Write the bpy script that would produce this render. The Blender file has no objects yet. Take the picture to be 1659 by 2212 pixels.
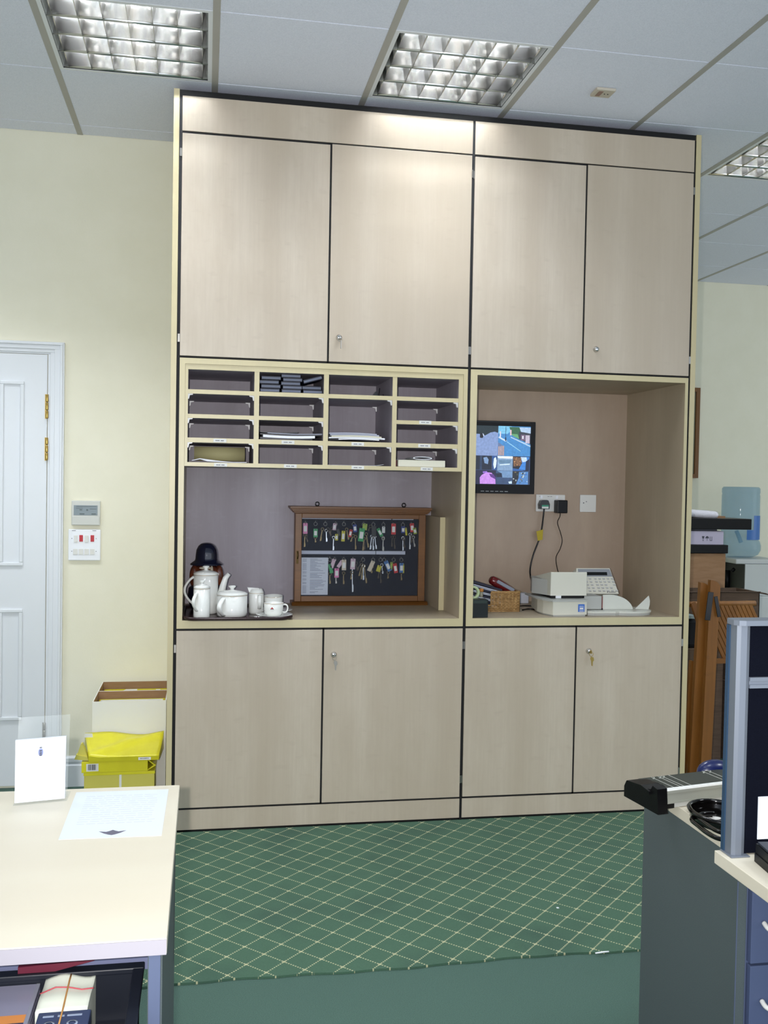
import bpy, bmesh, math, random
from mathutils import Vector, Matrix
random.seed(7)
sc = bpy.context.scene
COL = sc.collection
PI = math.pi

# ------------------------------------------------------------------ camera, world, lights, exposure
cam = bpy.data.cameras.new('camera')
cam.sensor_fit = 'VERTICAL'; cam.sensor_height = 32.0
cam.lens = 2107.26 / 2212.0 * 32.0
cam.clip_start = 0.02
camo = bpy.data.objects.new('camera', cam); COL.objects.link(camo)
camo.location = (0.11103, -3.98942, 1.42588)
camo.rotation_euler = (1.543024, -0.018057, -0.181464)
sc.camera = camo

sc.view_settings.view_transform = 'Standard'
sc.view_settings.look = 'None'
sc.view_settings.exposure = 0.14
sc.view_settings.gamma = 1.0
sc.view_settings.use_curve_mapping = False
sc.cycles.max_bounces = 8
sc.cycles.sample_clamp_indirect = 4.0

w = bpy.data.worlds.new('world'); sc.world = w
w.use_nodes = True
w.node_tree.nodes['Background'].inputs[0].default_value = (0.80, 0.88, 1.0, 1)
w.node_tree.nodes['Background'].inputs[1].default_value = 1.45      # daylight from the window side behind the camera

def area_lamp(name, loc, sx, sy, power, color, rot=(0, 0, 0), spread=115):
    l = bpy.data.lights.new(name, 'AREA'); l.shape = 'RECTANGLE'; l.size = sx; l.size_y = sy
    l.energy = power; l.color = color; l.spread = math.radians(spread)
    o = bpy.data.objects.new(name, l); COL.objects.link(o); o.location = loc; o.rotation_euler = rot
    return o
# unseen rest of the ceiling panels; the last one added to brighten the left wall
for (lx, ly, pw) in ((-0.17, -2.72, 4), (1.03, -2.72, 5), (2.83, -2.72, 16), (-0.17, -4.5, 14), (1.63, -4.5, 14), (4.6, -0.9, 16), (-1.37, -0.32, 12)):
    area_lamp('unseen_panel_light', (lx, ly, 2.99), 0.56, 0.56, pw, (0.93, 0.97, 1.0))
# added fill lamp out of view at the right, brightens the rear area
area_lamp('rear_fill_light', (6.1, 0.9, 1.5), 2.4, 1.5, 24, (0.85, 0.93, 1.0), (0, math.radians(90), 0), 180)
# camera flash, a hand's width left of the lens
fl = bpy.data.lights.new('camera_flash', 'SPOT'); fl.energy = 195; fl.shadow_soft_size = 0.012
fl.color = (1.0, 0.97, 0.95); fl.spot_size = math.radians(95); fl.spot_blend = 0.9
flo = bpy.data.objects.new('camera_flash', fl); COL.objects.link(flo)
flo.location = (0.056, -3.96, 1.43); flo.rotation_euler = (1.543, 0, -0.1815)

# ------------------------------------------------------------------ materials
def lin(c):
    return tuple(((v / 255) / 12.92 if v / 255 <= 0.04045 else (((v / 255) + 0.055) / 1.055) ** 2.4) for v in c) + (1,)
MATS = {}
def mat(name, col, rough=0.5, metal=0.0, noise=None, col2=None, bump=None, emit=0, spec=0.5, coat=0, trans=0, ior=1.45, stretch=(1, 1, 1), alpha=1, thr=None):
    if name in MATS: return MATS[name]
    m = bpy.data.materials.new(name); m.use_nodes = True
    nt = m.node_tree; b = nt.nodes['Principled BSDF']
    b.inputs['Base Color'].default_value = lin(col)
    b.inputs['Roughness'].default_value = rough; b.inputs['Metallic'].default_value = metal
    b.inputs['Specular IOR Level'].default_value = spec; b.inputs['Coat Weight'].default_value = coat
    b.inputs['Transmission Weight'].default_value = trans; b.inputs['IOR'].default_value = ior
    b.inputs['Alpha'].default_value = alpha
    if emit:
        b.inputs['Emission Color'].default_value = lin(col); b.inputs['Emission Strength'].default_value = emit
    if noise or bump:
        tc = nt.nodes.new('ShaderNodeTexCoord'); mp = nt.nodes.new('ShaderNodeMapping')
        mp.inputs['Scale'].default_value = stretch
        nt.links.new(tc.outputs['Object'], mp.inputs['Vector'])
    if noise:
        n = nt.nodes.new('ShaderNodeTexNoise'); n.inputs['Scale'].default_value = noise
        n.inputs['Detail'].default_value = 4; n.inputs['Roughness'].default_value = 0.6
        nt.links.new(mp.outputs[0], n.inputs['Vector'])
        r = nt.nodes.new('ShaderNodeValToRGB')
        r.color_ramp.elements[0].color = lin(col); r.color_ramp.elements[1].color = lin(col2 or col)
        lo, hi = thr or (0.35, 0.65)
        r.color_ramp.elements[0].position = lo; r.color_ramp.elements[1].position = hi
        nt.links.new(n.outputs['Fac'], r.inputs[0]); nt.links.new(r.outputs[0], b.inputs['Base Color'])
    if bump:
        n2 = nt.nodes.new('ShaderNodeTexNoise'); n2.inputs['Scale'].default_value = bump[0]; n2.inputs['Detail'].default_value = 3
        nt.links.new(mp.outputs[0], n2.inputs['Vector'])
        bp = nt.nodes.new('ShaderNodeBump'); bp.inputs['Strength'].default_value = bump[1]; bp.inputs['Distance'].default_value = 0.002
        nt.links.new(n2.outputs['Fac'], bp.inputs['Height']); nt.links.new(bp.outputs[0], b.inputs['Normal'])
    MATS[name] = m
    return m

def wood(name, ca, cb, cc, rough=0.36, fine=60, zs=0.035, broad=5, blot=0.5, axis='Z'):
    """laminate: fine grain stretched along an axis, broad staves and cloudy blotches"""
    m = bpy.data.materials.new(name); m.use_nodes = True; nt = m.node_tree; b = nt.nodes['Principled BSDF']
    tc = nt.nodes.new('ShaderNodeTexCoord')
    def noise(scale, st, det, rgh=0.6):
        mp = nt.nodes.new('ShaderNodeMapping'); mp.inputs['Scale'].default_value = st
        nt.links.new(tc.outputs['Object'], mp.inputs[0])
        n = nt.nodes.new('ShaderNodeTexNoise'); n.inputs['Scale'].default_value = scale
        n.inputs['Detail'].default_value = det; n.inputs['Roughness'].default_value = rgh
        nt.links.new(mp.outputs[0], n.inputs['Vector']); return n.outputs['Fac']
    s1 = (1, 1, zs) if axis == 'Z' else (zs, 1, 1)
    s2 = (1, 1, 0.03) if axis == 'Z' else (0.03, 1, 1)
    s3 = (1, 1, 0.35) if axis == 'Z' else (0.35, 1, 1)
    f = noise(fine, s1, 5, 0.7); g = noise(broad, s2, 1); h = noise(7, s3, 4, 0.65)
    def mix(a, bcol, fac, amt):
        mr = nt.nodes.new('ShaderNodeMapRange'); mr.inputs[1].default_value = 0.38; mr.inputs[2].default_value = 0.62
        mr.inputs[3].default_value = 0; mr.inputs[4].default_value = amt
        nt.links.new(fac, mr.inputs[0])
        x = nt.nodes.new('ShaderNodeMixRGB'); nt.links.new(mr.outputs[0], x.inputs[0])
        if isinstance(a, tuple): x.inputs[1].default_value = a
        else: nt.links.new(a, x.inputs[1])
        x.inputs[2].default_value = bcol
        return x.outputs[0]
    c = mix(lin(ca), lin(cb), g, 0.75); c = mix(c, lin(cc), f, 0.26); c = mix(c, lin(cb), h, blot)
    fk = noise(13, (1, 1, 2.2) if axis == 'Z' else (2.2, 1, 1), 3, 0.5)
    mrf = nt.nodes.new('ShaderNodeMapRange'); mrf.inputs[1].default_value = .60; mrf.inputs[2].default_value = .74; mrf.inputs[4].default_value = .55 * blot
    nt.links.new(fk, mrf.inputs[0]); xf = nt.nodes.new('ShaderNodeMixRGB'); nt.links.new(mrf.outputs[0], xf.inputs[0]); nt.links.new(c, xf.inputs[1]); xf.inputs[2].default_value = lin(cc); c = xf.outputs[0]
    nt.links.new(c, b.inputs['Base Color']); b.inputs['Roughness'].default_value = rough
    MATS[name] = m
    return m

MAPLE = wood('maple_laminate', (202, 190, 172), (184, 170, 150), (176, 162, 144))
MAPLE_BACK_GREY = wood('grey_maple_back', (166, 160, 168), (148, 140, 148), (178, 172, 184), rough=0.55)
MAPLE_BACK = wood('taupe_maple_back', (186, 166, 146), (166, 146, 127), (178, 160, 142), rough=0.5)
EDGE = wood('maple_edging', (206, 194, 154), (198, 185, 144), (192, 180, 146), zs=0.1, blot=0.15)
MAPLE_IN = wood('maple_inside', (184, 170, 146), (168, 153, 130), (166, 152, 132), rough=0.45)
DESK = wood('pale_maple_desktop', (214, 208, 190), (207, 199, 180), (210, 203, 187), rough=0.5, axis='X', blot=0.3)
OAK = wood('oiled_oak', (126, 82, 32), (100, 61, 19), (76, 44, 13), rough=0.4, fine=90, blot=0.4, axis='X')
TEAK = wood('orange_teak', (148, 96, 38), (116, 72, 22), (90, 54, 14), rough=0.45, fine=80)
BLACK = mat('matt_black', (10, 10, 12), 0.7)
BLACKP = mat('black_plastic', (8, 8, 10), 0.38, spec=0.3, bump=(400, 0.15))
GLOSSB = mat('gloss_black', (10, 9, 9), 0.12)
WALLM = mat('pale_yellow_wall', (236, 233, 213), 0.8, noise=6, col2=(233, 230, 209), bump=(120, 0.12))
WHITEP = mat('white_gloss_paint', (226, 230, 234), 0.35)
CEILM = mat('mineral_ceiling_tile', (234, 238, 252), 0.9, noise=260, col2=(220, 225, 240), thr=(0.4, 0.7), bump=(300, 0.35))
TBAR = mat('grey_ceiling_bar', (176, 174, 168), 0.5, noise=3, col2=(170, 168, 162))
CHROME = mat('chrome', (215, 215, 215), 0.18, 1.0)
STEEL = mat('dull_steel', (168, 165, 158), 0.35, 1.0)
BRASS = mat('brass', (190, 160, 90), 0.3, 1.0)
REFL = mat('bright_aluminium_louvre', (222, 220, 216), 0.17, 0.95)
ALU = mat('satin_aluminium', (120, 127, 138), 0.5, 0.4)
CHINA = mat('white_china', (236, 237, 232), 0.12, coat=0.5)
GOLD = mat('gold_line', (178, 140, 70), 0.35, 0.8)
PAPER = mat('white_paper', (242, 245, 250), 0.75)
INK = mat('faint_grey_print', (188, 192, 202), 0.8)
DPAPER = mat('desk_white_paper', (212, 219, 230), 0.75)
INKD = mat('dark_grey_print', (70, 72, 82), 0.8)
GREYPANEL = mat('slate_grey_panel', (84, 94, 94), 0.6, noise=500, col2=(74, 84, 88))
NAVYFAB = mat('navy_screen_fabric', (11, 14, 26), 0.95, spec=0.1, noise=700, col2=(6, 8, 18), bump=(700, 0.4))
CARD = mat('brown_cardboard', (150, 118, 88), 0.85, noise=12, col2=(140, 108, 78), stretch=(1, 1, 6))
YEL = mat('yellow_glossy_wrap', (226, 218, 50), 0.25, noise=8, col2=(214, 205, 46))
YELM = mat('yellow_card', (206, 197, 90), 0.55)
LABELW = mat('white_sticker', (226, 226, 222), 0.6)
TUBE = mat('lit_fluorescent_tube', (240, 247, 255), 0.4, emit=190)
WICK = mat('pale_wicker', (186, 150, 98), 0.55, noise=60, col2=(148, 112, 66))
MACH = mat('ivory_machine_plastic', (212, 210, 196), 0.4)
MACH2 = mat('light_grey_machine_plastic', (174, 175, 170), 0.45)

def acrylic(name, col=(235, 240, 240), op=0.18, rough=0.08):
    m = bpy.data.materials.new(name); m.use_nodes = True; nt = m.node_tree
    out = nt.nodes['Material Output']; nt.nodes.remove(nt.nodes['Principled BSDF'])
    t = nt.nodes.new('ShaderNodeBsdfTransparent'); g = nt.nodes.new('ShaderNodeBsdfPrincipled')
    g.inputs['Base Color'].default_value = lin(col); g.inputs['Roughness'].default_value = rough
    tc = lin(col); t.inputs[0].default_value = (0.78 + tc[0] * .22, 0.78 + tc[1] * .22, 0.78 + tc[2] * .22, 1)
    x = nt.nodes.new('ShaderNodeMixShader'); x.inputs[0].default_value = op
    nt.links.new(t.outputs[0], x.inputs[1]); nt.links.new(g.outputs[0], x.inputs[2]); nt.links.new(x.outputs[0], out.inputs[0])
    MATS[name] = m
    return m
ACRYL = acrylic('clear_acrylic', op=0.07)
GLASSP = acrylic('thin_glass_pane', (225, 232, 238), op=0.025, rough=0.03)
BOTTLE = acrylic('blue_clear_bottle', (120, 178, 210), op=0.26, rough=0.06)

# ------------------------------------------------------------------ mesh helpers
class MB:
    def __init__(s): s.bm = bmesh.new(); s.mats = []; s.mi = 0; s.smooth = False
    def m(s, material):
        if material not in s.mats: s.mats.append(material)
        s.mi = s.mats.index(material); return s
    def _f(s, vs, sm=None):
        try: f = s.bm.faces.new(vs)
        except ValueError: return None
        f.material_index = s.mi; f.smooth = s.smooth if sm is None else sm
        return f
    def box(s, x0, x1, y0, y1, z0, z1, bev=0.0, M=None):
        if x0 > x1: x0, x1 = x1, x0
        if y0 > y1: y0, y1 = y1, y0
        if z0 > z1: z0, z1 = z1, z0
        P = [(x0, y0, z0), (x1, y0, z0), (x1, y1, z0), (x0, y1, z0), (x0, y0, z1), (x1, y0, z1), (x1, y1, z1), (x0, y1, z1)]
        vs = [s.bm.verts.new((M @ Vector(p)) if M else p) for p in P]
        fs = [s._f([vs[i] for i in q], False) for q in ((3, 2, 1, 0), (4, 5, 6, 7), (0, 1, 5, 4), (1, 2, 6, 5), (2, 3, 7, 6), (3, 0, 4, 7))]
        if bev > 0:
            es = list({e for f in fs for e in f.edges})
            bmesh.ops.bevel(s.bm, geom=es, offset=bev, segments=2, affect='EDGES', profile=0.5, material=s.mi)
        return s
    def prism(s, pts, axis, a, b, M=None, sm=False):
        """extrude a closed 2D outline; axis 'x': pts are (y,z), 'y': (x,z), 'z': (x,y)"""
        def p3(p, t):
            q = {'x': (t, p[0], p[1]), 'y': (p[0], t, p[1]), 'z': (p[0], p[1], t)}[axis]
            return (M @ Vector(q)) if M else q
        A = [s.bm.verts.new(p3(p, a)) for p in pts]; B = [s.bm.verts.new(p3(p, b)) for p in pts]
        n = len(pts)
        s._f(A, False); s._f(list(reversed(B)), False)
        for i in range(n): s._f([A[i], B[i], B[(i + 1) % n], A[(i + 1) % n]], sm)
        return s
    def lathe(s, prof, c=(0, 0, 0), n=28, M=None, close=False):
        rings = []
        for r, z in prof:
            if r < 1e-6:
                p = Vector((c[0], c[1], c[2] + z)); rings.append([s.bm.verts.new(M @ p if M else p)])
            else:
                R = []
                for k in range(n):
                    a = 2 * PI * k / n; p = Vector((c[0] + r * math.cos(a), c[1] + r * math.sin(a), c[2] + z))
                    R.append(s.bm.verts.new(M @ p if M else p))
                rings.append(R)
        for A, B in zip(rings, rings[1:]):
            for k in range(n):
                a0, a1 = A[k % len(A)], A[(k + 1) % len(A)]; b0, b1 = B[k % len(B)], B[(k + 1) % len(B)]
                q = []
                for v in (a0, a1, b1, b0):
                    if v not in q: q.append(v)
                if len(q) > 2: s._f(q, True)
        if close:
            if len(rings[0]) > 1: s._f(list(reversed(rings[0])), False)
            if len(rings[-1]) > 1: s._f(rings[-1], False)
        return s
    def tube(s, pts, r, n=10, flat=1.0, closed=False, M=None):
        pts = [Vector(p) for p in pts]; N = len(pts); rings = []; up = None
        for i, p in enumerate(pts):
            if closed: t = pts[(i + 1) % N] - pts[i - 1]
            else: t = pts[min(i + 1, N - 1)] - pts[max(i - 1, 0)]
            t.normalize()
            if up is None:
                up = Vector((0, 0, 1)) if abs(t.z) < 0.9 else Vector((0, 1, 0))
            u = (up - t * up.dot(t)); u.normalize(); v = t.cross(u); up = u
            rr = r[i] if isinstance(r, (list, tuple)) else r
            R = []
            for k in range(n):
                a = 2 * PI * k / n; q = p + u * math.cos(a) * rr + v * math.sin(a) * rr * flat
                R.append(s.bm.verts.new(M @ q if M else q))
            rings.append(R)
        for i in range(N if closed else N - 1):
            A, B = rings[i], rings[(i + 1) % N]
            for k in range(n): s._f([A[k], B[k], B[(k + 1) % n], A[(k + 1) % n]], True)
        if not closed: s._f(list(reversed(rings[0])), False); s._f(rings[-1], False)
        return s
    def quad(s, *P):
        s._f([s.bm.verts.new(p) for p in P], False); return s
    def ball(s, c, rx, ry, rz, M=None):
        prof = [(math.sin(PI * k / 12), -math.cos(PI * k / 12)) for k in range(13)]
        mm = Matrix.Translation(c) @ Matrix.Diagonal((rx, ry, rz, 1))
        return s.lathe([(max(r, 0) if 0 < i < 12 else 0, z) for i, (r, z) in enumerate(prof)], n=24, M=(M @ mm) if M else mm)
    def build(s, name, parent=None, material=None, label=None, cat=None, group=None, kind=None, base=None):
        bmesh.ops.recalc_face_normals(s.bm, faces=s.bm.faces)
        off = Vector((0, 0, 0)); p = parent
        while p is not None: off += p.location; p = p.parent
        if parent is None:
            if base is None and kind != 'structure':
                xs = [v.co for v in s.bm.verts]
                base = ((min(v.x for v in xs) + max(v.x for v in xs)) / 2, (min(v.y for v in xs) + max(v.y for v in xs)) / 2, min(v.z for v in xs))
            off = Vector(base or (0, 0, 0))
        for v in s.bm.verts: v.co -= off
        me = bpy.data.meshes.new(name); s.bm.to_mesh(me); s.bm.free()
        ms = s.mats or [material]
        for mm in ms: me.materials.append(mm)
        o = bpy.data.objects.new(name, me); COL.objects.link(o)
        if parent: o.parent = parent
        else: o.location = off
        tag(o, label, cat, group, kind)
        return o
def smooth(P, n=6):
    P = [Vector(p) for p in P]; out = []
    for i in range(len(P) - 1):
        p0, p1, p2, p3 = P[max(i - 1, 0)], P[i], P[i + 1], P[min(i + 2, len(P) - 1)]
        for k in range(n):
            u = k / n; out.append(.5 * ((2 * p1) + (-p0 + p2) * u + (2 * p0 - 5 * p1 + 4 * p2 - p3) * u * u + (-p0 + 3 * p1 - 3 * p2 + p3) * u ** 3))
    out.append(P[-1]); return out
def tag(o, label=None, cat=None, group=None, kind=None):
    if label: o['label'] = label
    if cat: o['category'] = cat
    if group: o['group'] = group
    if kind: o['kind'] = kind
def thing(name, label, cat, loc, group=None):
    o = bpy.data.objects.new(name, None); COL.objects.link(o); o.location = loc; o.empty_display_size = 0.05
    tag(o, label, cat, group); return o
def B(name, parent, material, *box, bev=0.0, **k):
    b = MB().m(material); b.box(*box, bev=bev); return b.build(name, parent, **k)
def kids(o): return [c for c in bpy.data.objects if c.parent == o]
def dup(root, loc, label=None, rz=None):
    def cp(o, par):
        c = o.copy(); COL.objects.link(c); c.parent = par
        for ch in kids(o): cp(ch, c)
        return c
    r = cp(root, None); r.location = loc
    if label: r['label'] = label
    if rz is not None: r.rotation_euler = (0, 0, rz)
    return r

# ------------------------------------------------------------------ the setting
H = 3.002
floorm = mat('plain_green_carpet', (84, 112, 101), 0.95, noise=420, col2=(54, 80, 71), thr=(0.3, 0.7), bump=(500, 0.8))
B('floor', None, floorm, -3.2, 6.2, -5.2, 3.0, -0.1, 0.0, kind='structure')
B('wall_back', None, WALLM, -3.2, 2.226, 0.70, 0.80, 0, 3.13, kind='structure')
B('wall_side', None, WALLM, 2.126, 2.226, 0.80, 2.87, 0, 3.13, kind='structure')
B('wall_rear', None, WALLM, 2.126, 6.2, 2.87, 2.97, 0, 3.13, kind='structure')
B('wall_left', None, WALLM, -3.3, -3.2, -5.2, 0.80, 0, 3.13, kind='structure')
B('wall_right', None, WALLM, 6.2, 6.3, -5.2, 2.97, 0, 3.13, kind='structure')
# ceiling: mineral tiles in a 600 mm grid, three bays left free for the lights
XA, YR = -0.470, -0.024
LIGHTS = {(0, -1), (2, -1), (5, 0)}
c = MB().m(CEILM)
for a in range(-5, 12):
    for r in range(-9, 5):
        if (a, r) in LIGHTS: continue
        x0, y0 = XA + .6 * a, YR + .6 * r
        if x0 < 2.226 and y0 > 0.70: continue
        y1 = min(y0 + .6, 0.70 if x0 + .3 < 2.2 else 2.87)
        c.box(x0 + .012, x0 + .588, y0 + .0025, y1 - .0025, H, H + .016, bev=0.0012)
c.build('ceiling', kind='structure')
t = MB().m(TBAR)
for a in range(-5, 13):
    x = XA + .6 * a
    t.box(x - .0125, x + .0125, -5.2, 0.70 if x < 2.22 else 2.87, H - .0015, H + .006)
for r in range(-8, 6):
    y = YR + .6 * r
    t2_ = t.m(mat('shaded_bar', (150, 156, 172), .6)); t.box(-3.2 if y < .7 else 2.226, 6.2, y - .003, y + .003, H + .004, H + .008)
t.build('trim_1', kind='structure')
B('trim_2', None, mat('dark_void', (60, 60, 62), .9), -3.2, 6.2, -5.2, 2.97, 3.13, 3.17, kind='structure')

# luminaires
def luminaire(label, ax, r):
    x0, y0 = XA + .6 * ax, YR + .6 * r
    cx, cy = x0 + .3, y0 + .3
    t = thing('ceiling_light', label, 'ceiling light', (cx, cy, H), 'square louvred ceiling lights')
    f = MB().m(WHITEP)
    hw, hf = .2875, .2985
    for (a0, a1, b0, b1) in ((cx - hw, cx + hw, cy - hf, cy - .283), (cx - hw, cx + hw, cy + .283, cy + hf), (cx - hw, cx - .272, cy - .283, cy + .283), (cx + .272, cx + hw, cy - .283, cy + .283)):
        f.box(a0, a1, b0, b1, H - .001, H + .012)
    for (a0, a1, b0, b1) in ((cx - .276, cx - .272, cy - .285, cy + .285), (cx + .272, cx + .276, cy - .285, cy + .285), (cx - .276, cx + .276, cy - .287, cy - .283), (cx - .276, cx + .276, cy + .283, cy + .287)):
        f.box(a0, a1, b0, b1, H, H + .112)
    f.box(cx - .276, cx + .276, cy - .287, cy + .287, H + .11, H + .114)
    f.build('housing', t)
    rows, n = 4, 6
    ph = .566 / rows; pw = .504 / n
    for k in range(0, rows + 1):
        y = cy - .2815 + (ph - .00075) * k
        v = MB().m(REFL); v.smooth = True
        prof = []
        for i in range(7):
            q = i / 6; prof.append((y - .0012 - .019 * q ** 2.2, H + .002 + .073 * q))
        for i in range(6, -1, -1):
            q = i / 6; prof.append((y + .0012 + .019 * q ** 2.2, H + .002 + .073 * q))
        if k == 0: prof = [(max(p[0], y), p[1]) for p in prof]
        if k == rows: prof = [(min(p[0], y), p[1]) for p in prof]
        v.prism(prof, 'x', cx - .272, cx + .272, sm=True)
        v.build('long_louvre', t)
    for k in range(0, n + 1):
        x = cx - .252 + pw * k
        for j in range(rows):
            ya, yb = cy - .283 + ph * j + .002, cy - .283 + ph * (j + 1) - .002
            v = MB().m(REFL)
            prof = []
            for i in range(6):
                q = i / 5; prof.append((x - .0006 - .009 * q ** 2, H + .003 + .052 * q))
            for i in range(5, -1, -1):
                q = i / 5; prof.append((x + .0006 + .009 * q ** 2, H + .003 + .052 * q))
            v.prism(prof, 'y', ya, yb, sm=True)
            v.build('cross_blade', t)
    for sx in (-1, 1):
        v = MB().m(WHITEP); xa = cx + sx * .271; xb = cx + sx * .258
        v.prism([(xa, H + .002), (xb, H + .073), (xa, H + .073)], 'y', cy - .281, cy + .281); v.build('side_reflector', t)
    for j in range(rows):
        y = cy - .283 + ph * (j + .5)
        v = MB().m(TUBE); v.tube([(cx - .262, y, H + .093), (cx + .262, y, H + .093)], .008, 10); v.build('tube', t)
    return t
luminaire('square louvred ceiling light left of the tall cupboard, cut by top frame edge', 0, -1)
luminaire('square louvred ceiling light right above the tall cupboard', 2, -1)
luminaire('square louvred ceiling light at the right frame edge beyond the cupboard', 5, 0)
# small sensor plate on the ceiling
t = thing('sensor_plate', 'small beige plate with two holes fixed on ceiling tile', 'sensor', (1.643, -.294, H))
sm_ = mat('beige_plastic', (196, 188, 172), .5)
B('plate', t, sm_, 1.603, 1.683, -.331, -.257, H - .012, H - .0005, bev=.003)
B('slot', t, mat('brownish_slot', (150, 122, 108), .6), 1.618, 1.636, -.318, -.272, H - .0135, H - .012)
for xx in (1.648, 1.662):
    b = MB().m(BLACK); b.lathe([(.0022, 0), (.0022, .002)], (xx, -.296, H - .0138), 10, close=True); b.build('hole', t)

# painted door in the back wall, casing, hinges, skirting
d = MB().m(WHITEP)
d.box(-1.352, -.604, .690, .699, .012, 1.992)
for cx in (-.755, -.905, -1.055, -1.205):
    for z0, z1 in ((1.026, 1.868), (.316, .828)):
        x0, x1 = cx - .052, cx + .052
        for (a, b_, e, f_) in ((x0, x1, z0, z0 + .016), (x0, x1, z1 - .016, z1), (x0, x0 + .016, z0 + .016, z1 - .016), (x1 - .016, x1, z0 + .016, z1 - .016)):
            d.box(a, b_, .681, .690, e, f_, bev=.003)
d.box(-.606, -.603, .685, .6905, .012, 1.992)
door = d.build('door_1', kind='structure')
for z0, z1, mm in ((1.700, 1.812, BRASS), (1.509, 1.615, BRASS), (.20, .303, STEEL)):
    h = MB().m(mm)
    for k in range(3):
        a = z0 + (z1 - z0) * k / 3
        h.lathe([(.0055, .001), (.0065, .004), (.0065, (z1 - z0) / 3 - .004), (.0055, (z1 - z0) / 3 - .001)], (-.6025, .682, a), 12, close=True)
    h.box(-.612, -.604, .686, .6902, z0, z1)
    h.build('hinge', door, label='brass hinge' if mm is BRASS else 'steel hinge')
cs = MB().m(WHITEP)
def casing(prof, ):
    pass
# casing profile: three stepped mouldings, mitred as nested frames
for (o0, o1, yy) in ((.0, .010, .688), (.010, .030, .682), (.030, .055, .676), (.055, .066, .668), (.066, .073, .674)):
    cs.box(-.600 + o0, -.600 + o1, yy, .699, 0, 1.994 + o0 * .75, bev=.0015)
    cs.box(-1.36 - o1, -.600 + o1, yy, .699, 1.994 + o0 * .75, 1.994 + o1 * .75, bev=.0015)
    cs.box(-1.356 - o1, -1.356 - o0, yy, .699, 0, 1.994 + o0 * .75, bev=.0015)
cs.build('trim_3', kind='structure')
sk = MB().m(WHITEP)
sk.prism([(.699, 0), (.682, 0), (.682, .098), (.690, .104), (.690, .110), (.684, .116), (.684, .132), (.692, .140), (.699, .141)], 'x', -.526, -.031)
sk.build('baseboard_back', kind='structure')
s2 = MB().m(WHITEP); s2.prism([(2.869, 0), (2.852, 0), (2.852, .11), (2.862, .14), (2.869, .14)], 'x', 2.23, 6.2); s2.build('baseboard_rear', kind='structure')

# ------------------------------------------------------------------ patterned carpet laid over the plain one
pm = bpy.data.materials.new('dotted_diamond_carpet'); pm.use_nodes = True; nt = pm.node_tree; b = nt.nodes['Principled BSDF']
b.inputs['Roughness'].default_value = .95
def nd(op, a, bb=None, cc=None):
    n = nt.nodes.new('ShaderNodeMath'); n.operation = op
    for i, v in enumerate((a, bb, cc)):
        if v is None: continue
        if isinstance(v, (int, float)): n.inputs[i].default_value = v
        else: nt.links.new(v, n.inputs[i])
    return n.outputs[0]
tc = nt.nodes.new('ShaderNodeTexCoord'); sp = nt.nodes.new('ShaderNodeSeparateXYZ'); nt.links.new(tc.outputs['Object'], sp.inputs[0])
S = .1115
U = nd('DIVIDE', nd('SUBTRACT', nd('SUBTRACT', sp.outputs[0], sp.outputs[1]), .1545), S)
V = nd('DIVIDE', nd('SUBTRACT', nd('ADD', sp.outputs[0], sp.outputs[1]), .008), S)
def cen(x): return nd('ABSOLUTE', nd('SUBTRACT', nd('FRACT', nd('ADD', x, .5)), .5))
fu, fv = cen(U), cen(V)
def dots(x): return nd('LESS_THAN', nd('FRACT', nd('ADD', nd('MULTIPLY', x, 9), .2)), .55)
lw = .030
m1 = nd('MULTIPLY', nd('LESS_THAN', fu, lw), dots(V)); m2 = nd('MULTIPLY', nd('LESS_THAN', fv, lw), dots(U))
kn = nd('LESS_THAN', nd('ADD', fu, fv), .085)
mask = nd('MULTIPLY', nd('MAXIMUM', nd('MAXIMUM', m1, m2), kn), .72)
nz = nt.nodes.new('ShaderNodeTexNoise'); nz.inputs['Scale'].default_value = 380; nz.inputs['Detail'].default_value = 2; nt.links.new(tc.outputs['Object'], nz.inputs['Vector'])
nb = nt.nodes.new('ShaderNodeTexNoise'); nb.inputs['Scale'].default_value = 3.2; nb.inputs['Detail'].default_value = 3; nt.links.new(tc.outputs['Object'], nb.inputs['Vector'])
g1 = nt.nodes.new('ShaderNodeMixRGB'); g1.inputs[1].default_value = lin((74, 106, 86)); g1.inputs[2].default_value = lin((52, 84, 65)); nt.links.new(nz.outputs['Fac'], g1.inputs[0])
mr = nt.nodes.new('ShaderNodeMapRange'); mr.inputs[1].default_value = .5; mr.inputs[2].default_value = .72; mr.inputs[4].default_value = .45; nt.links.new(nb.outputs['Fac'], mr.inputs[0])
g2 = nt.nodes.new('ShaderNodeMixRGB'); nt.links.new(mr.outputs[0], g2.inputs[0]); nt.links.new(g1.outputs[0], g2.inputs[1]); g2.inputs[2].default_value = lin((46, 72, 62))
g3 = nt.nodes.new('ShaderNodeMixRGB'); nt.links.new(mask, g3.inputs[0]); nt.links.new(g2.outputs[0], g3.inputs[1]); g3.inputs[2].default_value = lin((206, 200, 160))
nt.links.new(g3.outputs[0], b.inputs['Base Color'])
bp = nt.nodes.new('ShaderNodeBump'); bp.inputs['Strength'].default_value = .5; bp.inputs['Distance'].default_value = .002; nt.links.new(nz.outputs['Fac'], bp.inputs['Height']); nt.links.new(bp.outputs[0], b.inputs['Normal'])
rg = MB().m(pm)
pts = [(-1.3, -.004), (-1.3, -1.2)]
for k in range(0, 121):
    x = -1.3 + 4.2 * k / 120
    pts.append((x, -1.212 + .006 * math.sin(x * 7) + .003 * math.sin(x * 31 + 1) - .004 * math.cos(x * 3)))
pts.append((2.9, -.004))
rg.prism(pts, 'z', .0003, .007)
rg.build('patterned_carpet', base=(0, 0, 0), label='green carpet piece with cream dotted diamond pattern before the tall cupboard', cat='carpet')
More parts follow.
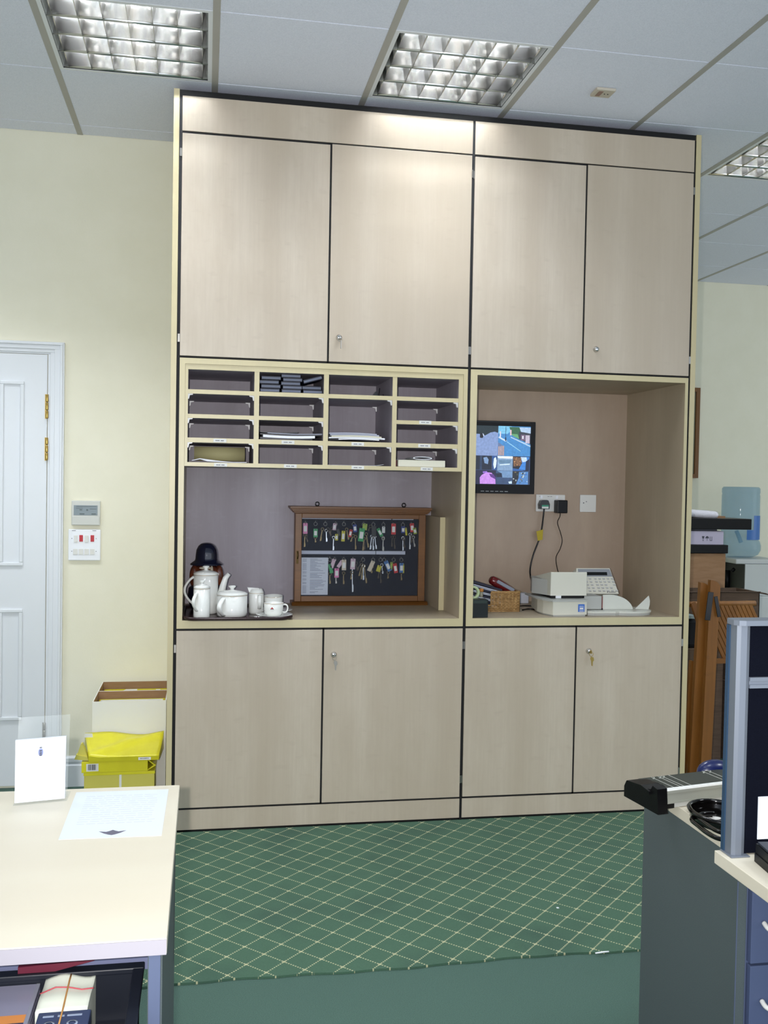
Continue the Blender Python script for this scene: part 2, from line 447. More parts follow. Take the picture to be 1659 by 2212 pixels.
b = MB().m(PAPER); b.tube([(1.30, -1.222, .010), (1.312, -1.226, .013), (1.328, -1.222, .012), (1.345, -1.218, .010)], .0025, 6)
b.build('loose_thread', label='white frayed thread at the cut edge of patterned carpet', cat='thread')
B('paper_scrap', None, PAPER, 1.298, 1.306, -.898, -.890, .0072, .0082, label='tiny white scrap lying on the patterned carpet', cat='paper')

# ------------------------------------------------------------------ the tall cupboards
def lock(door, x, z, key):
    k = MB().m(CHROME)
    M = Matrix.Translation((x, 0, z)) @ Matrix.Rotation(PI / 2, 4, 'X')
    k.lathe([(.0, 0), (.0125, 0), (.0125, .004), (.0095, .006), (.009, .014), (.0075, .0155), (.0, .0155)], M=M, n=20)
    k.build('lock', door)
    if key:
        q = MB().m(STEEL if key != 'brass' else BRASS)
        q.box(x - .0012, x + .0012, -.034, -.016, z - .007, z + .007)
        q.tube([(x + .009 * math.cos(a), -.030, z - .010 + .009 * math.sin(a)) for a in [2 * PI * i / 12 for i in range(12)]], .0009, 5, closed=True)
        if key == 'edge':
            q.box(x + .003, x + .006, -.036, -.026, z - .048, z - .016)
        else:
            q.prism([(x, z - .020), (x + .011, z - .024), (x + .013, z - .036), (x + .008, z - .042), (x + .007, z - .062), (x + .003, z - .060), (x + .001, z - .040), (x - .004, z - .030)], 'y', -.030, -.027)
        q.build('key', door)
def unit(label, x0, x1, xm, lx, endside, z_, back, depth, backm):
    """one tall cupboard: filler, two upper doors, open niche, two lower doors, plinth, one end panel"""
    t = thing('tall_cupboard', label, 'cupboard', ((x0 + x1) / 2, .3, 0))
    cb = MB().m(BLACK)  # black body and strips stand in for shadow in the gaps
    a, e = (x0 - .0062, x1 + .0005) if endside < 0 else (x0 - .0005, x1 + .0028)
    cb.box(a, e, .022, .68, 1.921, 2.952); cb.box(a, e, .006, .68, 2.953, 2.977)
    cb.box(a, e, .022, .68, .0, .8315)
    cb.box(a, x0 + .005, .004, .60, .8315, 1.921); cb.box(x1 - .005, e, .004, .60, .8315, 1.921)
    for z0, z1 in ((.0, .8315), (1.921, 2.952)):
        cb.box(a, x0 + .005, .004, .022, z0, z1); cb.box(x1 - .005, e, .004, .022, z0, z1)
    for z0, z1 in ((.097, .8315), (1.921, 2.814)): cb.box(xm - .0036, xm + .0036, .004, .022, z0, z1)
    for z0, z1 in ((.0965, .1025), (.825, .8315), (1.9205, 1.9265), (2.8105, 2.8145)): cb.box(x0 + .006, x1 - .006, .004, .022, z0, z1)
    cb.box(x0 + .006, xm - .0036, .004, .022, 2.807, 2.8105)
    cb.build('carcass', t, label='carcass with shadow of the gaps painted black')
    L, Rr = x0 + .006, x1 - .006
    B('filler_panel', t, MAPLE, L - .001, Rr + .001, 0, .018, 2.8155, 2.9525, bev=.0006)
    B('plinth', t, MAPLE, L - .001, Rr + .001, .001, .02, .014, .0955, bev=.0006)
    for (p, q, z0, z1) in ((L, xm - .004, 1.9275, 2.806), (xm + .004, Rr, 1.9275, 2.8095), (L, xm - .004, .104, .824), (xm + .004, Rr, .1035, .824)):
        dd = B('door', t, MAPLE, p, q, 0, .018, z0, z1, bev=.0007)
        left = p == L
        for hz in ((z0 + .07, z1 - .075) if z0 > 1 else (z0 + .075, z1 - .072)):
            cen_ = (left and x0 > 1) or (not left and x0 < 1); hx = (p - .0035 if left else q + .0032) if cen_ else (p - .005 if left else q + .005); hw_ = .002 if cen_ else .004
            hg = MB().m(STEEL); hg.box(hx - hw_, hx + hw_, .001, .02, hz - .016, hz + .016); hg.build('hinge', dd)
        if not left:
            lz = 2.026 if z0 > 1 else .721
            lock(dd, lx, lz, {(0, 1): 'edge', (1, 1): None, (0, 0): 'steel', (1, 0): 'brass'}[(0 if x0 < 1 else 1, 1 if z0 > 1 else 0)])
    # niche
    nb = MB().m(EDGE)
    fl, fr = (x0 + .028, x1 - .0235) if x0 < 1 else (x0 + .035, x1 - .020)
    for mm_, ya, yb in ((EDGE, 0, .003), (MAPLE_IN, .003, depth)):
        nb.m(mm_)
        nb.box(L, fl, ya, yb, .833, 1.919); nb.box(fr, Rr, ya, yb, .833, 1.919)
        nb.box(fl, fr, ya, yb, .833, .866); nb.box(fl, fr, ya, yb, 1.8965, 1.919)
    nb.build('niche_frame', t)
    li = MB().m(back); li.box(fl, fr, depth - .002, depth + .008, .866, 1.8965)
    li.build('niche_back', t, label=backm)
    if endside < 0: B('end_panel', t, EDGE, -.029, -.0065, 0, .695, 0, 2.978, bev=.0008)
    else: B('end_panel', t, EDGE, x1 + .003, x1 + .026, 0, .695, 0, 2.978, bev=.0008)
    return t, fl, fr
u1, l1, r1 = unit('left tall maple cupboard with pigeonholes and key case in its niche', 0.0, 1.1995, .600, .644, -1, 0, MAPLE_BACK_GREY, .56, 'lilac grey wood back')
q = MB().m(EDGE); q.box(1.152, 1.1755, .27, .273, .8665, 1.285); q.m(MAPLE_IN); q.box(1.152, 1.1755, .273, .558, .8665, 1.285); q.build('inner_board', u1)
u2, l2, r2 = unit('right tall maple cupboard with monitor and franking machine in its niche', 1.2005, 2.200, 1.702, 1.7605, 1, 0, MAPLE_BACK, .60, 'taupe wood back')

# pigeonhole rack
t = thing('pigeonhole_rack', 'maple pigeonhole rack of fifteen openings filling the top of left niche', 'pigeonholes', (.6, .2, 1.487))
RD = .41
def banded(name, par, x0, x1, y0, z0, z1):
    b = MB().m(EDGE); b.box(x0, x1, y0, y0 + .003, z0, z1); b.m(MAPLE_BACK_GREY); b.box(x0, x1, y0 + .003, RD, z0, z1); return b.build(name, par)
X = [(.0285, .040), (.303, .323), (.586, .606), (.873, .892), (1.156, 1.1755)]
rk = MB()
for mm_, ya, yb in ((EDGE, .003, .006), (MAPLE_BACK_GREY, .006, RD)):
    rk.m(mm_); rk.box(.0285, 1.1755, ya, yb, 1.8745, 1.8960); rk.box(.0285, 1.1755, ya, yb, 1.4875, 1.5035)
    for a, e in (X[0], X[4]): rk.box(a, e, ya, yb, 1.5035, 1.8745)
rk.build('outer_frame', t)
for a, e in X[1:4]: banded('divider', t, a, e, .004, 1.5035, 1.8745)
OPEN = []
for cI in range(4):
    xa, xb = X[cI][1], X[cI + 1][0]
    sh = [(1.778, 1.795), (1.6805, 1.6965), (1.583, 1.602)] if cI != 2 else [(1.778, 1.795), (1.583, 1.602)]
    for z0, z1 in sh: banded('shelf', t, xa, xb, .005, z0, z1)
    tops = [1.8745] + [s[0] for s in sh]; bots = [s[1] for s in sh] + [1.5035]
    for k, (tz, bz) in enumerate(zip(tops, bots)): OPEN.append((cI, k, xa, xb, bz, tz))
B('back', t, MAPLE_BACK_GREY, .0285, 1.1755, RD + .0005, RD + .006, 1.4875, 1.896, label='lilac grey wood back')
WGLINT = mat('white_corner_glint', (240, 240, 240), .3)
for (cI, k, xa, xb, bz, tz) in OPEN:
    if k == 0: continue
    spots = [(xb, 1, .012), (xb, 1, RD - .03)]
    if cI == 0: spots += [(xa, -1, .012), (xa, -1, RD - .03)]
    for (x, sx, y) in spots:
        q = MB().m(WGLINT)
        q.prism([(x, tz), (x - sx * .020, tz), (x - sx * .018, tz - .004), (x - sx * .007, tz - .006), (x - sx * .004, tz - .020), (x, tz - .021)], 'y', y, y + .016)  # solid white wedges shaped as the highlights of clear trays
        q.build('corner_glint', t)
for x, z in ((.168, 1.5925), (.442, 1.5925), (.730, 1.5925), (1.014, 1.690), (1.012, 1.5925), (.172, 1.4945), (.453, 1.4955), (.732, 1.4955), (1.024, 1.4955)):
    q = MB().m(LABELW); q.box(x - .026, x + .026, .0015, .0035, z - .007, z + .007)
    q.m(INKD)
    for i in range(8):
        if i == 4: continue
        q.box(x - .017 + i * .0042, x - .0142 + i * .0042, .0010, .0016, z - .0018, z + .0016)
    q.build('label_strip', t)

# ------------------------------------------------------------------ things in the pigeonholes
CASS = mat('dark_navy_case', (22, 26, 44), .35); CASE = mat('grey_case_edge', (104, 112, 132), .5)
cs0 = thing('tape_case', 'dark tape case, bottom of the left pile in the top pigeonhole', 'tape case', (0, 0, 0), 'dark tape cases in the top pigeonhole')
B('case', cs0, CASS, -.040, .040, -.055, .055, 0, .0165, bev=.0015)
B('spine', cs0, CASE, -.038, .038, -.0562, -.0552, .004, .0115)
piles = [(.367, [('left', k) for k in range(4)]), (.455, [('middle', k) for k in range(5)])]
first = True
for px, lst in piles:
    n = len(lst)
    for k, (nm, _) in enumerate(lst):
        pos = ['bottom', 'second from bottom', 'middle' if n == 5 else 'third from bottom', 'fourth from bottom' if n == 5 else 'topmost', 'topmost'][k]
        lab = 'dark tape case, %s of the %s pile in the top pigeonhole' % (pos, nm)
        loc = (px + [0, .004, -.003, .005, -.002][k], .085, 1.7955 + k * (.0168 if n == 5 else .018))
        dd = 0 if n == 5 else 0
        if n == 4: loc = (loc[0], loc[1], 1.7955 + k * .0170)
        if n == 5: loc = (loc[0], loc[1], 1.7952 + k * .0167 * .93)
        if first: cs0.location = loc; cs0['label'] = lab; first = False
        else:
            o = dup(cs0, loc, lab)
for lab, loc in (('dark tape case lying flat at the bottom of the right pile', (.543, .085, 1.7952)), ('dark tape case lying second in the right pile under the tilted one', (.540, .095, 1.8122))):
    dup(cs0, loc, lab)
o = dup(cs0, (.543, .07, 1.8445), 'dark tape case lying tilted on top of the right pile'); o.rotation_euler = (0, -.28, 0)
# clip
t = thing('bulldog_clip', 'small black clip with a gold spot in the third top pigeonhole', 'clip', (.838, .2, 1.795))
q = MB().m(GLOSSB); q.prism([(.818, 1.7955), (.845, 1.7955), (.843, 1.812), (.838, 1.826), (.832, 1.829), (.826, 1.820)], 'y', .18, .215); q.build('body', t)
q = MB().m(GLOSSB); q.tube([(.846, .2, 1.797), (.850, .2, 1.82), (.853, .2, 1.846)], .0018, 6); q.tube([(.868, .2, 1.7965), (.869, .2, 1.82)], .0015, 6); q.build('lever', t)
q = MB().m(GOLD); q.ball((.8445, .185, 1.802), .0045, .003, .0045); q.build('rivet', t, label='gold rivet')

def sheets(name, label, cat, x0, x1, y0, y1, z0, spec, group=None, sag=0.0):
    """a pile of floppy sheets seen edge on; every layer bends a little"""
    q = MB(); z = z0; n = 12
    for (th, dx0, dx1, m_) in spec:
        q.m(m_); top = []; bot = []
        for i in range(n + 1):
            f = i / n; x = x0 + dx0 + (x1 + dx1 - x0 - dx0) * f
            zz = z + sag * math.sin(f * PI) + abs(sag) + .0003
            bot.append((x, zz)); top.append((x, zz + th))
        q.prism(bot + list(reversed(top)), 'y', y0 + random.uniform(0, .01), y1)
        z += th + .0006
    return q.build(name, label=label, cat=cat, group=group)
BKMAG = mat('black_magazine_cover', (24, 24, 34), .3); GRYP = mat('grey_printed_paper', (176, 180, 196), .6); CREAMP = mat('cream_paper', (214, 210, 186), .7)
OLIVE = mat('olive_card', (164, 156, 112), .7)
sheets('magazine_pile', 'pile of black and white brochures in second-column pigeonhole', 'brochures', .330, .584, .02, .30, 1.6025, [(.006, 0, -.04, BKMAG), (.010, .012, -.03, PAPER), (.005, .0, 0, BKMAG), (.003, .03, .0, GRYP), (.004, 0, -.10, BKMAG)], sag=-.003)
sheets('brochure_pile', 'pile of white and yellowish papers in the tall third-column pigeonhole', 'papers', .612, .842, .015, .29, 1.6025, [(.003, .0, -.04, BKMAG), (.004, .04, -.02, PAPER), (.006, .0, .005, PAPER), (.005, .01, -.01, CREAMP), (.006, .005, -.02, GRYP), (.004, .0, -.03, GRYP)], sag=.003)
b = MB().m(PAPER); b.prism([(.610, 1.504), (.78, 1.504), (.82, 1.505), (.845, 1.511), (.845, 1.5116), (.82, 1.506), (.78, 1.5048), (.61, 1.5048)], 'y', .02, .25)
b.build('paper_sheet', label='single white sheet in the bottom third-column pigeonhole', cat='paper')
t = thing('card_box', 'cream white card box in the bottom right pigeonhole', 'box', (1.01, .15, 1.504))
B('box', t, mat('off_white_card', (226, 224, 204), .7), .905, 1.108, .02, .27, 1.5040, 1.5325, bev=.002)
b = MB().m(mat('dark_red_card', (90, 24, 30), .6)); b.box(.895, .902, .03, .27, 1.504, 1.53); b.build('red_edge', t, label='dark red edge')
q = MB().m(PAPER)
pr_ = []
for i in range(17):
    a = 2 * PI * i / 16; pr_.append((1.012 + .042 * math.cos(a), 1.5412 + .007 * math.sin(a)))
inner = [(1.012 + (x - 1.012) * .86, 1.5412 + (z - 1.5412) * .62) for x, z in pr_]
for i in range(16):
    q.prism([pr_[i], pr_[i + 1], inner[i + 1], inner[i]], 'y', .03, .20)
q.build('rolled_leaflet', label='folded over white leaflet on top of the cream card box', cat='leaflet')
sheets('dark_brochure', 'dark thin brochure under the folded white leaflet', 'brochure', .925, 1.09, .20, .27, 1.5330, [(.002, 0, 0, BKMAG), (.002, .01, -.01, GRYP)])
t = thing('card_folder', 'olive beige card folder standing in the bottom left pigeonhole', 'folder', (.17, .1, 1.504))
q = MB().m(OLIVE); n = 10; P0 = []
for i in range(n + 1):
    f = i / n; P0.append((.10 - .012 * math.sin(f * PI), 1.512 + .058 * f))
q.prism(P0 + [(y + .002, z) for y, z in reversed(P0)], 'x', .066, .272, sm=True); q.build('cover', t)
q = MB().m(PAPER); q.prism([(.058, 1.512), (.09, 1.520), (.15, 1.513), (.22, 1.507), (.278, 1.508), (.278, 1.5055), (.22, 1.5045), (.12, 1.508), (.09, 1.5165), (.058, 1.509)], 'y', .03, .085)
q.build('sheet', t, label='white folded sheet')

# ------------------------------------------------------------------ tea tray
SH = .866
TRAY = mat('dark_brown_lacquer', (44, 26, 28), .25)
def rrect(x0, x1, y0, y1, r, n=6):
    P = []
    for cx, cy, a0 in ((x1 - r, y1 - r, 0), (x0 + r, y1 - r, 90), (x0 + r, y0 + r, 180), (x1 - r, y0 + r, 270)):
        for i in range(n + 1):
            a = math.radians(a0 + 90 * i / n); P.append((cx + r * math.cos(a), cy + r * math.sin(a)))
    return P
t = thing('tea_tray', 'dark brown rounded tray carrying the white tea things', 'tray', (.25, .2, SH))
q = MB().m(TRAY); q.prism(rrect(.036, .462, -.022, .40, .05), 'z', SH + .0005, SH + .005); q.build('base', t)
q = MB().m(TRAY); q.tube([(x, y, SH + .0105) for x, y in rrect(.032, .468, -.028, .406, .055)], .0062, 8, closed=True); q.build('rim', t)
TZ = SH + .0052
def china(name, label, cat, c, prof, group=None):
    t = thing(name, label, cat, (c[0], c[1], TZ)); 
    q = MB().m(CHINA); q.lathe(prof, (c[0], c[1], TZ), 36); q.build('body', t)
    return t
def goldring(t, c, r, z, name='gold_line'):
    q = MB().m(GOLD); q.tube([(c[0] + r * math.cos(2 * PI * i / 40), c[1] + r * math.sin(2 * PI * i / 40), TZ + z) for i in range(40)], .0006, 4, closed=True); q.build(name, t)
def lid(t, c, r, z, h, kr):
    q = MB().m(CHINA)
    q.lathe([(r, z), (r + .001, z + .003), (r * .85, z + .2 * h + .003), (r * .45, z + .42 * h), (kr * .55, z + .5 * h), (kr * .5, z + .65 * h), (kr, z + .85 * h), (kr * .95, z + .95 * h), (kr * .5, z + h), (0, z + h)], (c[0], c[1], TZ), 36)
    q.build('lid', t)
def cyl_body(r, h, wall=.003):
    return [(0, 0), (r * .9, 0), (r * .98, .004), (r, .012), (r, h), (r - wall, h), (r - wall, .006), (0, .006)]
# coffee pot (behind, tall)
c = (.120, .185); r = .0515
t = china('coffee_pot', 'tall white china coffee pot with long spout at back left of tray', 'coffee pot', c, cyl_body(r, .165))
lid(t, c, r, .165, .036, .0145); goldring(t, c, r + .0006, .163)
q = MB().m(CHINA)
P = [(c[0] - r + .004 - .038 * math.sin(PI * i / 12) ** .8 - .002, c[1] - .01, TZ + .155 - .115 * i / 12) for i in range(13)]
q.tube(P, .0055, 10, flat=1.6); q.build('handle', t)
q = MB().m(CHINA)
q.tube([(c[0] + r - .004, c[1] - .01, TZ + .040), (c[0] + r + .012, c[1] - .012, TZ + .075), (c[0] + r + .020, c[1] - .013, TZ + .115), (c[0] + r + .030, c[1] - .014, TZ + .150), (c[0] + r + .045, c[1] - .015, TZ + .168)], [.020, .0175, .014, .0115, .0085], 14); q.build('spout', t)
# small pot
c = (.104, .030); r = .0330
t = china('hot_water_pot', 'slim white china lidded pot at front left of tray', 'pot', c, cyl_body(r, .124))
lid(t, c, r, .124, .030, .011); goldring(t, c, r + .0006, .122)
q = MB().m(CHINA)
P = [(c[0] - .019 - .014 * math.sin(PI * i / 12), c[1] - r * .75 - .020 * math.sin(PI * i / 12), TZ + .108 - .075 * i / 12) for i in range(13)]
q.tube(P, .0045, 10, flat=1.8); q.build('handle', t)
# teapot
c = (.228, .095); r = .0625
t = china('teapot', 'wide white china teapot in the middle of tray', 'teapot', c, cyl_body(r, .090))
lid(t, c, r, .090, .037, .0155); goldring(t, c, r + .0006, .088)
q = MB().m(CHINA)
P = [(c[0] - .036 - .018 * math.sin(PI * i / 12), c[1] - r * .78 - .032 * math.sin(PI * i / 12), TZ + .080 - .072 * i / 12) for i in range(13)]
q.tube(P, .0062, 10, flat=1.8); q.build('handle', t)
q = MB().m(CHINA); q.tube([(c[0] + .035, c[1] + r * .75, TZ + .03), (c[0] + .052, c[1] + r * 1.05, TZ + .06), (c[0] + .062, c[1] + r * 1.2, TZ + .088)], [.012, .010, .007], 12); q.build('spout', t)
# milk jug
c = (.331, .165); r = .0315
t = china('milk_jug', 'white china milk jug behind the cups', 'jug', c, [(0, 0), (r * .9, 0), (r, .008), (r, .090), (r * .8, .105), (r * .78, .105), (r - .003, .088), (r - .003, .006), (0, .006)])
goldring(t, c, r + .0006, .088)
q = MB().m(CHINA); q.prism([(c[0] - .030, TZ + .090), (c[0] + .024, TZ + .090), (c[0] + .010, TZ + .108), (c[0] - .012, TZ + .110), (c[0] - .038, TZ + .112)], 'y', c[1] - .012, c[1] + .012); q.build('spout', t)
q = MB().m(CHINA)
P = [(c[0] + .012, c[1] - r - .018 * math.sin(PI * i / 12), TZ + .080 - .055 * i / 12) for i in range(13)]
q.tube(P, .0045, 10, flat=1.8); q.build('handle', t)
# cups and saucers
def saucer(label, c, z):
    t = thing('saucer', label, 'saucer', (c[0], c[1], z), 'white china cups and saucers')
    q = MB().m(CHINA); q.lathe([(0, .002), (.028, .002), (.030, 0), (.034, .001), (.052, .006), (.075, .012), (.0755, .0135), (.052, .0085), (.030, .0045), (0, .0045)], (c[0], c[1], z), 40); q.build('dish', t)
    return t
def cup(label, c, z, ha, logo=False, tilt=0):
    t = thing('teacup', label, 'cup', (c[0], c[1], z), 'white china cups and saucers')
    q = MB().m(CHINA); q.lathe([(0, .002), (.022, 0), (.030, .002), (.037, .011), (.0395, .028), (.0405, .055), (.0385, .055), (.0372, .028), (.034, .013), (.024, .006), (0, .005)], (c[0], c[1], z), 36); q.build('bowl', t)
    q = MB().m(CHINA); n = 14
    P = [(.038 + .0155 - .0155 * math.cos(-PI * .62 + PI * 1.24 * i / n + PI) - .006, 0, .030 + .0165 * math.sin(-PI * .62 + PI * 1.24 * i / n + PI)) for i in range(n + 1)]
    P = [(.037, 0, .046), (.046, 0, .0485), (.055, 0, .044), (.058, 0, .033), (.055, 0, .021), (.047, 0, .015), (.0365, 0, .017)]
    R = Matrix.Translation((c[0], c[1], z)) @ Matrix.Rotation(ha, 4, 'Z')
    q.tube(smooth(P, 4), .0032, 8, M=R); q.build('handle', t)
    g = MB().m(GOLD); g.tube([(c[0] + .0406 * math.cos(2 * PI * i / 40), c[1] + .0406 * math.sin(2 * PI * i / 40), z + .0535) for i in range(40)], .0006, 4, closed=True); g.build('gold_line', t)
    if logo:
        m_ = MB().m(mat('brick_red_print', (170, 40, 30), .4)); x, y = c[0] - .009, c[1] - .0402
        m_.prism([(x - .0062, z + .034), (x - .003, z + .0375), (x, z + .041), (x + .003, z + .0375), (x + .0062, z + .034)], 'y', y - .0008, y + .002)
        m_.m(INKD); m_.box(x - .007, x + .007, y - .0009, y + .002, z + .0318, z + .034)
        m_.build('emblem', t, label='tiny red and black emblem')
    return t
s1 = saucer('white saucer at the front of tray under the cup with red emblem', (.400, .048), TZ + .0002)
cup('white teacup with a tiny red emblem at front of tray', (.397, .048), TZ + .0050, -.12, True)
saucer('white saucer behind the front cup under the stacked cups', (.412, .195), TZ + .0002)
cp = cup('plain white teacup standing on the rear saucer, lower of two', (.405, .195), TZ + .0050, 1.2)
cp2 = dup(cp, (.406, .195, TZ + .0175), 'plain white teacup nested in another on the rear saucer'); cp2.rotation_euler = (0, -.07, 1.1)
t = thing('teaspoon', 'steel teaspoon lying before the teapot on tray', 'spoon', (.33, .02, TZ))
q = MB().m(CHROME); q.tube([(.262, -.005, TZ + .003), (.290, .000, TZ + .005), (.315, .004, TZ + .004)], [.0022, .0016, .0014], 8); q.build('stem', t)
q = MB().m(CHROME); q.ball((.330, .008, TZ + .007), .017, .011, .004); q.build('spoon_bowl', t)
# figure with bowler hat
NAVY = mat('navy_glaze', (14, 18, 40), .1, coat=.5); BRN = mat('brown_glaze', (110, 56, 34), .15, noise=30, col2=(70, 34, 24), coat=.5); CRM = mat('cream_glaze', (206, 196, 176), .2)
fx, fy = .123, .305
t = thing('ceramic_figure', 'ceramic figure in navy coat and navy bowler hat behind the coffee pot', 'figurine', (fx, fy, TZ))
q = MB().m(NAVY); q.lathe([(0, 0), (.060, 0), (.072, .02), (.080, .06), (.076, .095), (.050, .118), (0, .12)], (fx, fy, TZ), 28); q.build('coat', t)
q = MB().m(BRN); q.ball((fx - .001, fy, TZ + .150), .066, .045, .052); q.build('head', t)
q = MB().m(BRN)
for sx in (-1, 1): q.ball((fx + sx * .052, fy - .012, TZ + .145), .021, .020, .050)
q.build('ears', t)
q = MB().m(CRM); q.ball((fx + .021, fy - .028, TZ + .166), .008, .021, .028); q.ball((fx - .006, fy - .035, TZ + .183), .026, .012, .007); q.build('blaze', t, label='cream stripe and brow')
q = MB().m(NAVY)
q.lathe([(0, .292), (.014, .2905), (.026, .286), (.037, .276), (.0445, .260), (.0475, .240), (.0485, .222), (.051, .214), (.062, .206), (.071, .198), (.0705, .1945), (.058, .198), (.044, .204), (0, .206)], (fx, fy, TZ), 36)
q.build('hat', t, label='navy bowler hat')

# ------------------------------------------------------------------ glazed key case
t = thing('key_case', 'old oak wall key case with glass door and two rows of keys', 'key case', (.826, .5, SH))
NAVYB = mat('navy_felt', (17, 22, 42), .95, spec=.05, noise=300, col2=(10, 13, 28))
q = MB().m(OAK)
q.box(.522, .540, .482, .558, .882, 1.295); q.box(1.112, 1.130, .482, .558, .882, 1.295); q.box(.540, 1.112, .482, .558, .882, .896); q.box(.540, 1.112, .482, .558, 1.281, 1.295)
q.build('carcass', t)
B('felt_back', t, NAVYB, .540, 1.112, .540, .556, .896, 1.281, label='navy blue felt back')
q = MB().m(OAK)

for (xa, xb, ya, za, zb) in ((.514, 1.138, .463, 1.2905, 1.295), (.510, 1.142, .457, 1.295, 1.300), (.504, 1.146, .450, 1.300, 1.306), (.498, 1.150, .443, 1.306, 1.312), (.493, 1.154, .437, 1.312, 1.322)): q.box(xa, xb, ya, .558, za, zb, bev=.0012)
q.build('cornice', t)
q = MB().m(OAK); q.prism([(.560, SH + .0005), (.452, SH + .0005), (.450, .872), (.456, .877), (.464, .882), (.560, .882)], 'x', .508, 1.144); q.build('base_moulding', t)
q = MB().m(OAK)
q.box(.520, .550, .466, .4815, .8835, 1.289, bev=.002); q.box(1.099, 1.131, .466, .4815, .8835, 1.289, bev=.002)
q.box(.550, 1.099, .4665, .4815, .8835, .909, bev=.002); q.box(.550, 1.099, .4665, .4815, 1.268, 1.289, bev=.002)
dr = q.build('door', t)
B('pane', dr, GLASSP, .549, 1.100, .473, .4755, .908, 1.269)
q = MB().m(mat('dark_brass', (70, 56, 30), .4, .8)); q.tube([(.532, .464, 1.080), (.535, .460, 1.098), (.532, .464, 1.114)], .0022, 6); q.box(.526, .537, .4645, .466, 1.058, 1.118); q.build('latch', dr, label='dark brass latch')
for x in (.623, 1.031):
    q = MB().m(GLOSSB); q.tube([(x + .0085 * math.cos(2 * PI * i / 16), .50, 1.3325 + .0085 * math.sin(2 * PI * i / 16)) for i in range(16)], .0028, 8, closed=True); q.build('hanging_ring', t)
LILACP = mat('pale_lilac_strip', (190, 194, 210), .6)
for (a, e, z0, z1) in ((.552, .978, 1.262, 1.2675), (.984, 1.085, 1.262, 1.2675), (.553, .905, 1.098, 1.114), (.908, 1.048, 1.098, 1.114)):
    B('label_rail', t, LILACP, a, e, .528, .5395, z0, z1)
# typed key list
t2 = thing('key_list', 'white typed sheet pinned inside the key case at lower left', 'paper', (.616, .50, .905))
B('sheet', t2, mat('pale_grey_paper', (206, 210, 220), .7), .554, .678, .500, .501, .911, 1.084)
q = MB().m(mat('grey_typing', (150, 154, 170), .8))
random.seed(3)
for i in range(30):
    z = 1.077 - i * .0054
    for xa, xe in ((.560, .578), (.594, .596 + random.uniform(.02, .075))):
        if random.random() < .9: q.box(xa, xe, .4992, .4999, z - .0012, z + .0012)
q.build('typed_lines', t2)
TAGC = {n: mat(n.replace(' ', '_') + '_tag', c, .3) for n, c in {'pink': (214, 120, 168), 'green': (40, 150, 84), 'red': (196, 26, 30), 'yellow': (196, 186, 40), 'white': (214, 216, 214), 'blue': (60, 110, 170), 'pale pink': (206, 176, 190), 'cream': (206, 192, 170), 'yellow green': (150, 170, 60), 'black': (20, 16, 18), 'mint': (120, 196, 150), 'deep blue': (36, 60, 140)}.items()}
DKEY = mat('dark_bronze_key', (74, 66, 58), .4, .9); OLDB = mat('old_brass_key', (128, 112, 80), .4, .9); SILV = mat('bright_silver_key', (225, 228, 232), .25, 1.0)
def bunch(label, row, x, tags, keys):
    """hook, ring, tags (colour, dx, ztop, h, w, angle, insert) and keys (material, dx, ztop, length, angle)"""
    hz = 1.246 if row == 0 else 1.080
    t = thing('key_bunch', label, 'keys', (x, .525, hz), 'keys hanging in the glazed case')
    q = MB().m(STEEL); q.tube([(x, .5395, hz + .004), (x, .52, hz + .002), (x, .514, hz + .007)], .0012, 5)
    q.tube([(x + .008 * math.cos(2 * PI * i / 12), .520, hz - .007 + .008 * math.sin(2 * PI * i / 12)) for i in range(12)], .0008, 5, closed=True); q.build('ring', t)
    for i, (cname, dx, zt, h, w, ang, ins) in enumerate(tags):
        M = Matrix.Translation((x + dx, .512 - .003 * i, zt)) @ Matrix.Rotation(ang, 4, 'Y')
        q = MB().m(TAGC[cname]); q.box(-w / 2, w / 2, 0, .003, -h, 0, bev=.0012, M=M)
        if ins:
            q.m(LABELW); q.box(-w * .32, w * .32, -.0006, .0002, -h * .78, -h * .27, M=M)
        q.m(BLACK); q.box(-.002, .002, -.0006, .0004, -.006, -.0025, M=M)
        q.build('tag', t)
    for i, (mm, dx, zt, L, ang) in enumerate(keys):
        M = Matrix.Translation((x + dx, .519 - .0025 * i, zt)) @ Matrix.Rotation(ang, 4, 'Y')
        q = MB().m(mm); rw = .0065
        q.tube([(rw * math.cos(2 * PI * j / 12), 0, -rw + rw * math.sin(2 * PI * j / 12)) for j in range(12)], .0018, 5, closed=True, M=M)
        q.box(-.0018, .0018, -.001, .001, -L, -rw * 2, M=M); q.box(.0015, .0048, -.001, .001, -L + .001, -L * .72, M=M)
        q.build('key', t)
    return t
def kx(px): return .5576 + (px - 653) * (1.05 - .5576) / (879 - 653)
def kz(py): return 1.262 - (py - 1121) * (1.262 - 1.102) / (1196 - 1121)
bunch('pink-tagged key, leftmost on the upper row of the case', 0, kx(659), [('pink', 0, kz(1130), .050, .021, 0, 1)], [(OLDB, 0, kz(1153), .062, .05), (DKEY, .004, kz(1155), .035, -.2)])
bunch('green-tagged small key, second along the upper row', 0, kx(681), [('green', 0, kz(1142), .040, .020, 0, 1)], [(OLDB, 0, kz(1158), .030, 0)])
bunch('bunch of long bright keys without tag, third along the upper row', 0, kx(702), [], [(OLDB, -.012, kz(1140), .062, .18), (SILV, .004, kz(1143), .058, -.03), (DKEY, .010, kz(1140), .040, -.4)])
bunch('bunch with white and yellow tags and long thin key, fourth along upper row', 0, kx(724), [('pale pink', -.004, kz(1130), .032, .016, .1, 1), ('black', .008, kz(1142), .034, .014, -.3, 0), ('yellow', .004, kz(1153), .030, .014, 0, 1)], [(SILV, -.008, kz(1158), .066, .03), (DKEY, -.012, kz(1138), .034, .5)])
